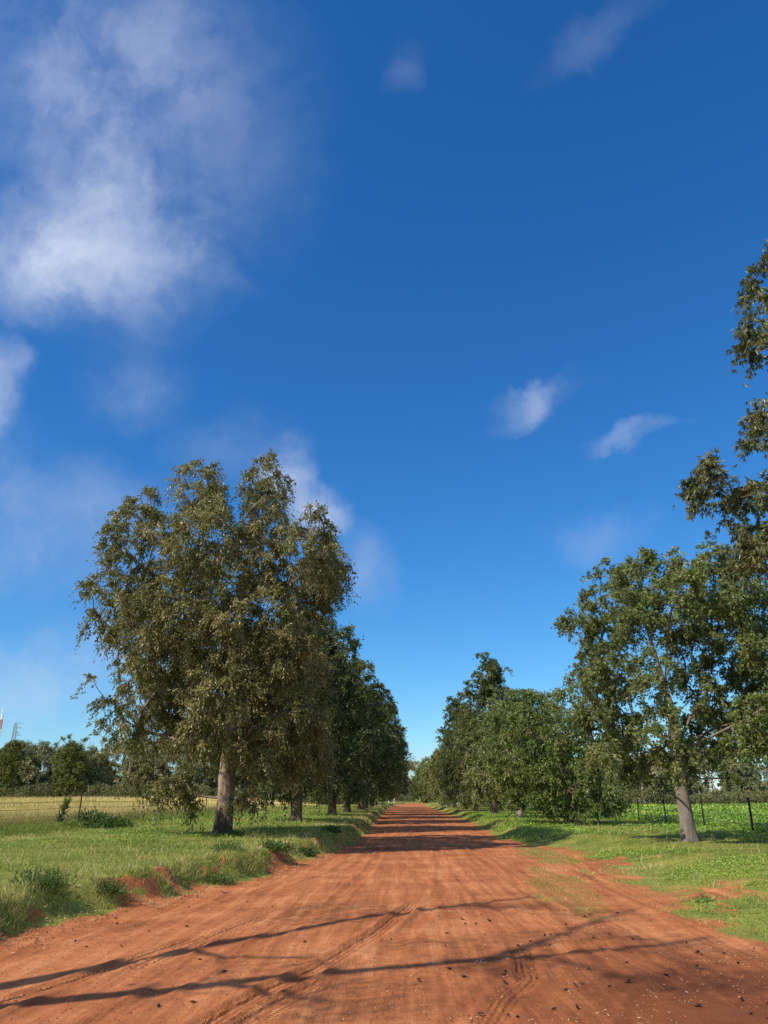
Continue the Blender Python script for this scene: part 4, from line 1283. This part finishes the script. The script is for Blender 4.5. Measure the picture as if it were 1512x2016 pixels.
cl_ = lambda x, y: np.clip((1 - dirt_of(x, y)) * sstep(-0.05, 0.35, xl(y) - x + (fbm(x * 3, y * 3, 3, 2) - .5) * 0.5) * (0.65 + 0.35 * sstep(-0.5, 1.0, xl(y) - x - 0.6)), 0, 1)
cr_ = lambda x, y: np.clip((1 - dirt_of(x, y)) * sstep(0.22, 0.62, fbm(x * 1.9, y * 1.6, 77, 4) + 0.34 * sstep(0.0, 3.2, x - xr(y))), 0, 1)
tone_l = lambda x, y: 0.33 + 0.30 * sstep(3.4, 0.2, xl(y) - x)
tone_r = lambda x, y: 0.24 + 0.28 * sstep(1.5, 0.0, x - xr(y))
V, F, A = join(list(lawn('g', -16.5, -1.6, 9.0, 120, 300000, 401, tone_l, cl_)))
mk('verge_grass', V, F, M_GRASS, attrs={'var': A}, kind='stuff')['label'] = 'short sunlit grass on the bank beside the dry field'
V, F, A = join(list(lawn('g', 2.2, 15.5, 9.0, 120, 260000, 402, tone_r, cr_, 0.8)))
mk('verge_grass', V, F, M_GRASS, attrs={'var': A}, kind='stuff')['label'] = 'short green grass on the verge beside the crop'

# longer tufts overhanging the bank edge
rg = rng_of(411)
y = 9.5 * (60 / 9.5) ** rg.uniform(0, 1, 2600)
off = np.abs(rg.normal(size=2600)) * 0.45 + 0.08
x = xl(y) - off
keep = (fbm(x * 0.9, y * 0.9, 55, 3) > 0.52) & (dirt_of(x, y) < 0.4)
x, y = x[keep], y[keep]
pts = []
nb_ = 15
xx = np.repeat(x, nb_) + rg.normal(size=len(x) * nb_) * 0.05; yy = np.repeat(y, nb_) + rg.normal(size=len(x) * nb_) * 0.05
hh = np.repeat(rg.uniform(0.06, 0.17, len(x)), nb_) * rg.uniform(0.6, 1.2, len(xx))
vv = np.clip(np.repeat(rg.uniform(0.2, 1.0, len(x)), nb_) + rg.normal(size=len(xx)) * 0.12, 0, 1)
V, F, A = blades(rg, xx, yy, height(xx, yy), hh, np.maximum(0.006, yy * 0.0005), hh * rg.uniform(0.3, 1.1, len(xx)), vv, 2)
mk('bank_grass', V, F, M_GRASS, attrs={'var': A}, kind='stuff')['label'] = 'longer tufts of grass along the crumbling road bank'

# tall dry grass of the field and the green band at its foot
rg = rng_of(421)
n = 120000
x = FENCE_L + 1.6 - np.abs(rg.normal(size=n)) * 5.5
y = 18 * (75 / 18) ** rg.uniform(0, 1, n)
far_n = 60000
x = np.concatenate([x, rg.uniform(-110, FENCE_L, far_n)]); y = np.concatenate([y, 26 * (145 / 26) ** rg.uniform(0, 1, far_n)])
k = in_view(x, y, 3)
x, y = x[k], y[k]
fd = FENCE_L - x
pn = fbm(x * 0.25, y * 0.25, 15, 4)
h = rg.uniform(0.25, 0.62, len(x)) * (0.7 + 0.6 * pn)
h *= np.where(fd < -0.8, 0.55, 1.0) * sstep(1.7, 0.6, -fd)
bd = fbm(x * 0.025, y * 0.10 + x * 0.02, 27, 4) - 0.5
var = np.clip(0.58 + (pn - 0.5) * 0.7 + bd * 1.8 * sstep(-1, 3, fd) + rg.normal(size=len(x)) * 0.16 - 0.75 * sstep(0.6, -1.0, fd), 0, 1)
w = np.maximum(0.006, y * 0.00050) * rg.uniform(0.7, 1.3, len(x))
V, F, A = blades(rg, x, y, height(x, y), h, w, h * rg.uniform(0.15, 0.8, len(x)), var, 1)
mk('tall_dry_grass', V, F, M_STRAW, attrs={'var': A}, kind='stuff')['label'] = 'tall straw coloured grass standing behind the rusty fence'
# green undergrowth along the foot of that fence
n = 42000
x = FENCE_L + 2.2 + rg.normal(size=n) * 0.75; y = 17 * (70 / 17) ** rg.uniform(0, 1, n)
k = in_view(x, y, 2) & (fbm(x * 0.6, y * 0.6, 66, 3) > 0.36)
x, y = x[k], y[k]
h = rg.uniform(0.12, 0.40, len(x)) * np.exp(-((x - FENCE_L - 1.7) / 1.1) ** 2)
V, F, A = blades(rg, x, y, height(x, y), h, np.maximum(0.008, y * 0.0006), h * rg.uniform(0.2, 0.8, len(x)), np.clip(0.22 + rg.normal(size=len(x)) * 0.2, 0, 1), 2)
mk('fence_foot_grass', V, F, M_GRASS, attrs={'var': A}, kind='stuff')['label'] = 'dark green grass along the foot of the rusty fence'

# broad leaves: crop and leafy patches
def leafy(name, x, y, h, L, Wd, mat, seed, label, var0=0.5):
    rg = rng_of(seed)
    z = height(x, y) + h * rg.uniform(0.1, 1, len(x))
    P = np.stack([x, y, z], 1)
    Dd = norm(np.stack([rg.normal(size=len(x)), rg.normal(size=len(x)), rg.uniform(-0.2, 0.7, len(x))], 1))
    S = norm(np.cross(Dd, np.array([0, 0, 1.0]) + rg.normal(size=(len(x), 3)) * 0.35))
    V, F = leaf_geo(P, Dd, S, L * rg.uniform(0.6, 1.3, len(x)), Wd * rg.uniform(0.7, 1.2, len(x)), 0.12, 0.15)
    var = np.clip(var0 + (fbm(x * 0.5, y * 0.5, seed, 3) - 0.5) * 1.0 + rg.normal(size=len(x)) * 0.2, 0, 1)
    o = mk(name, V, F, mat, attrs={'var': np.repeat(var, 4)}, kind='stuff')
    o['label'] = label
    return o

rg = rng_of(431)
n = 90000
y = 20 * (124 / 20) ** rg.uniform(0, 1, n)
x = FENCE_R + 0.2 + rg.uniform(0, 1, n) ** 1.4 * np.minimum(60, 0.6 * y)
k = in_view(x, y, 2)
x, y = x[k], y[k]
sz = np.clip(y / 40, 0.6, 2.4)
leafy('crop_leaves', x, y, 0.34, 0.15 * sz, 0.085 * sz, M_CROP, 432, 'leafy green crop filling the field')
m = fbm(x * 0.14, y * 0.07, 19, 3) + 0.16 * sstep(20, 28, x) > 0.68
xf, yf = x[m][::9], y[m][::9]
leafy('crop_flowers', xf, yf, 0.5, 0.09 * np.clip(yf / 40, .7, 2), 0.08 * np.clip(yf / 40, .7, 2), M_FLOWER, 433, 'scattered pale yellow flowers over the crop')
# weedy broad leaves along the crop fence and over the verge
n = 110000
x = rg.uniform(3.5, 14.5, n); y = 9.5 * (70 / 9.5) ** rg.uniform(0, 1, n)
pt = fbm(x * 0.45, y * 0.3, 88, 4) + 0.10 * sstep(22, 14, y) * sstep(5, 6.5, x) + 0.06 * sstep(10.5, 13, x)
k = (rg.uniform(0, 1, n) < sstep(0.42, 0.66, pt)) & (dirt_of(x, y) < 0.3) & in_view(x, y) & (x - xr(y) > 0.25)
leafy('clover', x[k], y[k], 0.075, 0.040 * np.clip(y[k] / 16, 0.7, 2.4), 0.030 * np.clip(y[k] / 16, 0.7, 2.4), M_CROP, 434, 'bright green clover patches in the verge by the crop', 0.6)
n = 26000
x = rg.uniform(-14.5, -4.0, n); y = 14 * (70 / 14) ** rg.uniform(0, 1, n)
k = (fbm(x * 0.5, y * 0.35, 89, 4) + 0.10 * np.exp(-((x + 8.5) / 2.8) ** 2) > 0.50 + 0.16 * rg.uniform(0, 1, n)) & in_view(x, y) & (xl(y) - x > 1.2)
leafy('clover', x[k], y[k], 0.08, 0.045 * np.clip(y[k] / 18, 0.7, 2.4), 0.035 * np.clip(y[k] / 18, 0.7, 2.4), M_CROP, 435, 'bright green clover patches around the tallest tree', 0.5)

# dry stalks standing out of the green
rg = rng_of(441)
n = 5200
side = rg.uniform(0, 1, n) < 0.55
y = 9.5 * (60 / 9.5) ** rg.uniform(0, 1, n)
x = np.where(side, xl(y) - 0.4 - np.abs(rg.normal(size=n)) * 3.2, xr(y) + 0.5 + np.abs(rg.normal(size=n)) * 3.0)
k = in_view(x, y) & (dirt_of(x, y) < 0.5) & (fbm(x * 0.8, y * 0.6, 144, 3) > 0.42)
x, y = x[k], y[k]
h = rg.uniform(0.08, 0.26, len(x))
V, F, A = blades(rg, x, y, height(x, y), h, np.maximum(0.005, y * 0.00045), h * rg.uniform(0.2, 1.2, len(x)), np.clip(rg.normal(0.6, 0.25, len(x)), 0, 1), 2)
mk('dry_stalks', V, F, M_STRAW, attrs={'var': A}, kind='stuff')['label'] = 'dry grass stalks standing out of the green verges'

# ---- single weeds one can point to
def weed_proto(seed, n, rad, hh, L, Wd, upright, mat):
    rg = rng_of(seed)
    root = thing('weed_clump', (0, 0, 0))
    u = norm(rg.normal(size=(n, 3))); u[:, 2] = np.abs(u[:, 2])
    lump = 0.25 + 1.45 * fbm(np.arctan2(u[:, 1], u[:, 0]) * 1.9 + 4, u[:, 2] * 4, seed, 3)
    P = u * (rg.uniform(0.1, 1, n) ** 0.6 * lump)[:, None] * np.array([rad, rad, hh])
    V, F, A = leaves(rg, P, u, L, Wd, droop=-upright, outw=0.6, rnd=0.5)
    bag = Bag()
    for k in range(14):
        a = rg.uniform(0, 6.28); t = np.array([math.cos(a) * rad * 0.6, math.sin(a) * rad * 0.6, hh * rg.uniform(0.5, 0.9)])
        v, f = tube([(0, 0, -0.05), t * 0.5, t], [0.008, 0.006, 0.003], 3); bag.add(v, f)
    part('stems', bag.mesh('stems', M_WEED), root)
    part('foliage', mesh_of('foliage', V, F, mat, {'var': A * 0.75}), root)
    return root
WP = {'leafy': weed_proto(501, 700, 0.55, 0.42, 0.13, 0.045, 0.7, M_WEED), 'ferny': weed_proto(502, 1100, 0.55, 0.32, 0.10, 0.018, 0.5, M_WEED)}
used = set()
def weed(kind, x, y, s, label, rz=0.0):
    p = (x, y, hz(x, y) - 0.03)
    if kind not in used:
        used.add(kind); o = WP[kind]; o.location = p; o.scale = (s if not np.isscalar(s) else (s, s, s)); o.rotation_euler = (0, 0, rz)
    else:
        o = dup(WP[kind], p, rz, s)
    tag(o, label, 'weed', 'weeds along the road bank and fence')
weed('leafy', -12.9, 33.8, (1.8, 1.4, 1.5), 'biggest dark leafy weed at the foot of the rusty fence post', 0.3)
weed('leafy', -11.6, 32.4, (1.5, 1.4, 1.0), 'lower leafy weed spreading beside the biggest weed at the rusty fence post', 1.3)
weed('ferny', -5.35, 12.3, (0.85, 0.75, 0.72), 'round dark weed on the bank edge, nearest to the camera', 0.5)
weed('ferny', -4.75, 13.4, (0.7, 0.6, 0.55), 'feathery weed next to the nearest round weed on the bank', 2.2)
weed('ferny', -4.05, 18.8, (0.85, 0.8, 0.75), 'blue green feathery weed on the bank between two bare soil scrapes', 3.0)
weed('ferny', -3.75, 16.8, (0.75, 0.7, 0.6), 'small feathery weed above the bank edge, before the blue green weed', 4.0)
weed('leafy', -3.35, 21.2, (0.9, 0.8, 0.65), 'dark leafy weed on the bank where the first broad shadow begins', 5.0)
weed('leafy', -2.95, 24.2, (0.8, 0.7, 0.55), 'shaded leafy weed on the bank inside the first broad shadow', 0.9)
weed('leafy', -2.8, 30.6, (0.8, 0.7, 0.6), 'leafy weed on the bank crest beyond the first broad shadow', 2.9)
weed('ferny', 4.75, 13.9, (0.36, 0.3, 0.34), 'small blue green weed on the bare soil of the crop side verge', 1.9)
weed('leafy', -5.6, 26.7, (0.8, 0.7, 0.5), 'small weed growing at the foot of the tallest tree', 2.0)
weed('leafy', 13.9, 30.6, (1.0, 0.9, 0.8), 'dark leafy weed at the foot of the thick black fence post', 0.1)

def stem_weed(name, x, y, h, n_leaf, L, Wd, seed, label, mat=M_WEED, spread=0.25, curl=0.5, stems=4):
    rg = rng_of(seed)
    root = thing(name, (x, y, hz(x, y)))
    bag = Bag(); Ps = []; Os = []
    for s in range(stems):
        a = rg.uniform(0, 6.28); e = np.array([math.cos(a) * spread, math.sin(a) * spread, h * rg.uniform(0.75, 1)])
        pts = np.array([(0, 0, -0.05), e * 0.4 * np.array([0.6, 0.6, 1]), e * 0.75, e])
        v, f = tube(pts, [0.012, 0.010, 0.008, 0.004], 4); bag.add(v, f)
        t = rg.uniform(0.25, 1, n_leaf)
        P = np.stack([np.interp(t, [0, .4, .75, 1], pts[:, j]) for j in range(3)], 1)
        Ps.append(P); o = norm(rg.normal(size=(n_leaf, 3)) * np.array([1, 1, 0.3]) + np.array([0, 0, 0.2])); Os.append(o)
    P = np.concatenate(Ps); O = np.concatenate(Os)
    S = norm(np.cross(O, np.array([0, 0, 1.0]) + rg.normal(size=P.shape) * 0.3))
    V, F = leaf_geo(P, O, S, L * rg.uniform(0.6, 1.3, len(P)), Wd * rg.uniform(0.7, 1.2, len(P)), 0.12, curl)
    part('stems', bag.mesh('stems', M_TWIG if mat is M_STRAW else M_WEED), root)
    part('foliage', mesh_of('foliage', V, F, mat, {'var': np.repeat(rg.uniform(0.2, 1, len(P)), 4)}), root)
    tag(root, label, 'weed', 'weeds along the road bank and fence')
stem_weed('broadleaf_weed', -13.6, 26.6, 0.95, 16, 0.20, 0.15, 521, 'broad leaved thistle like plant leaning in at the picture edge by the rusty fence', stems=5, spread=0.4)
stem_weed('wispy_weed', -13.4, 31.5, 1.25, 40, 0.20, 0.022, 522, 'tall wispy weed with thin curling leaves in front of the rusty fence wires', stems=3, spread=0.3, curl=0.8)

# ------------------------------------------------------------------ litter on the road
def pod_mesh():
    k = 7; t = np.linspace(0, 1, k)
    pts = np.stack([t - 0.5, 0 * t, 0.10 * np.sin(math.pi * t)], 1)
    rad = 0.02 + 0.20 * np.sin(math.pi * np.clip(t, 0.02, 0.98)) ** 0.8
    V, F = tube(pts, rad, 6)
    V[:, 2] = V[:, 2] * 0.75 + 0.12
    v2, f2 = tube([(0.48, 0, 0.12), (0.75, 0.08, 0.2)], [0.03, 0.025], 3)
    return mesh_of('seed_pod', np.concatenate([V, v2]), np.concatenate([F, f2 + len(V)]), M_POD, smooth=True)
PM = pod_mesh()
rg = rng_of(601)
cnt = 0
zones = [(-4.2, 1.0, 7.0, 14, 26), (0.4, 4.6, 6.9, 13.5, 72)]
for (x0, x1, y0, y1, n) in zones:
    for i in range(n):
        y = y0 * (y1 / y0) ** (rg.uniform(0, 1) ** 1.1); x = rg.uniform(x0, x1)
        if abs(x + 0.027 * y) > 0.53 * y: continue
        if float(dirt_of(np.array([x]), np.array([y]))[0]) < 0.6: continue
        o = link('seed_pod', PM)
        s = rg.uniform(0.038, 0.070)
        o.scale = (s, s * rg.uniform(0.7, 1.1), s * rg.uniform(0.7, 1.2))
        o.rotation_euler = (rg.uniform(-0.4, 0.4), rg.uniform(-0.3, 0.3), rg.uniform(0, 6.28))
        o.location = (x, y, hz(x, y) + 0.004)
        tag(o, 'dark boat shaped seed pod lying on the red dirt road', 'seed pod', 'seed pods on the road')
        cnt += 1

# straw chips
n = 13000
x = rg.uniform(-4.6, 5.5, n); y = 6.8 * (22 / 6.8) ** rg.uniform(0, 1, n)
dens = sstep(0.50, 0.74, fbm(x * 1.3, y * 1.3, 123, 4) + 0.08 * sstep(0.2, 1.6, x) + 0.2 * np.exp(-((x - 0.75) / 0.35) ** 2 - ((y - 7.1) / 0.5) ** 2)) * np.where(x > 0.3, 1.0, 0.16)
k = (rg.uniform(0, 1, n) < dens) & (dirt_of(x, y) > 0.35)
x, y = x[k], y[k]
P = np.stack([x, y, height(x, y) + 0.006 + rg.uniform(0, 0.008, len(x))], 1)
Dd = norm(np.stack([rg.normal(size=len(x)), rg.normal(size=len(x)), rg.normal(size=len(x)) * 0.25], 1))
S = norm(np.cross(Dd, np.array([0, 0, 1.0]) + rg.normal(size=P.shape) * 0.4))
ln = rg.uniform(0.006, 0.024, len(x)) * rg.choice([1, 1, 1, 1.8], len(x)); wd = rg.uniform(0.003, 0.007, len(x))
V, F = leaf_geo(P, Dd, S, ln, wd, 0.2, 0.2)
mk('straw_litter', V, F, M_LITTER, attrs={'var': np.repeat(np.clip(rg.normal(0.62, 0.22, len(x)), 0, 1), 4)}, kind='stuff')['label'] = 'pale straw and leaf chips strewn over the road'
# fallen leaves and trash along the foot of the bank
n = 2600
y = 9 * (40 / 9) ** rg.uniform(0, 1, n); x = xl(y) + rg.normal(size=n) * 0.28 + 0.05
P = np.stack([x, y, height(x, y) + 0.012], 1)
Dd = norm(rg.normal(size=P.shape) * np.array([1, 1, 0.5])); S = norm(np.cross(Dd, rg.normal(size=P.shape)))
V, F = leaf_geo(P, Dd, S, rg.uniform(0.02, 0.06, n), rg.uniform(0.006, 0.016, n), 0.2, 0.3)
mk('bank_litter', V, F, M_LITTER, attrs={'var': np.repeat(rg.uniform(0, 1, n) ** 1.6 * 0.85, 4)}, kind='stuff')['label'] = 'dead leaves and twigs along the foot of the road bank'
# gravel
n = 5200
x = rg.uniform(-4.8, 5.5, n); y = 6.7 * (20 / 6.7) ** rg.uniform(0, 1, n)
k = (dirt_of(x, y) > 0.4) & (fbm(x * 0.9, y * 0.7, 133, 4) > 0.44)
x, y = x[k], y[k]; n = len(x)
oc = np.array([[1, 0, 0], [-1, 0, 0], [0, 1, 0], [0, -1, 0], [0, 0, 1], [0, 0, -1]], float)
of = np.array([[0, 2, 4], [2, 1, 4], [1, 3, 4], [3, 0, 4], [2, 0, 5], [1, 2, 5], [3, 1, 5], [0, 3, 5]])
sz = rg.uniform(0.004, 0.012, (n, 1, 1)) * rg.uniform(0.6, 1.3, (n, 6, 3)) * np.array([1, 1, 0.7])
V = oc[None] * sz
ca = rg.uniform(0, 6.28, n); c, s_ = np.cos(ca)[:, None], np.sin(ca)[:, None]
V = np.stack([V[:, :, 0] * c - V[:, :, 1] * s_, V[:, :, 0] * s_ + V[:, :, 1] * c, V[:, :, 2]], -1)
V = V + np.stack([x, y, height(x, y) + 0.002], 1)[:, None]
F = (np.arange(n)[:, None, None] * 6 + of[None]).reshape(-1, 3)
mk('gravel', V.reshape(-1, 3), F, M_GRAVEL, attrs={'var': np.repeat(rg.uniform(0, 1, n) ** 1.5, 6)}, kind='stuff')['label'] = 'small red and pale gravel on the road'

def stick(x, y, ln, rz, seed, label, r=0.006):
    rg = rng_of(seed)
    bag = Bag()
    pts = [np.array([0, 0, 0.01])]; d = np.array([1.0, 0, 0.02])
    for i in range(6):
        d = norm(d + rg.normal(size=3) * np.array([0.15, 0.25, 0.06])); q = pts[-1] + d * ln / 6; q[2] = max(q[2], 0.008); pts.append(q)
    v, f = tube(pts, np.linspace(r, r * 0.4, 7), 5); bag.add(v, f)
    for i in (2, 4):
        e = pts[i] + norm(d + np.array([0, rg.choice([-1, 1]) * 0.9, 0.2])) * ln * 0.3
        v, f = tube([pts[i], (pts[i] + e) / 2 + np.array([0, 0, 0.01]), e], [r * 0.6, r * 0.5, r * 0.25], 4); bag.add(v, f)
    o = link('stick', bag.mesh('stick', M_TWIG))
    o.location = (x, y, hz(x, y)); o.rotation_euler = (0, 0, rz)
    tag(o, label, 'stick', 'sticks by the road')
stick(2.95, 10.7, 0.34, 2.6, 701, 'thin forked twig on the road where two branch shadows cross')
stick(-4.25, 13.6, 0.45, -0.6, 702, 'bent dry stick at the foot of the bank by the round weed', 0.010)
stick(-3.35, 15.6, 0.36, -1.2, 703, 'dark root end poking from the bank foot under grass tuft', 0.012)
stick(0.6, 8.9, 0.22, 0.4, 704, 'tiny dry twig near the middle of the road')
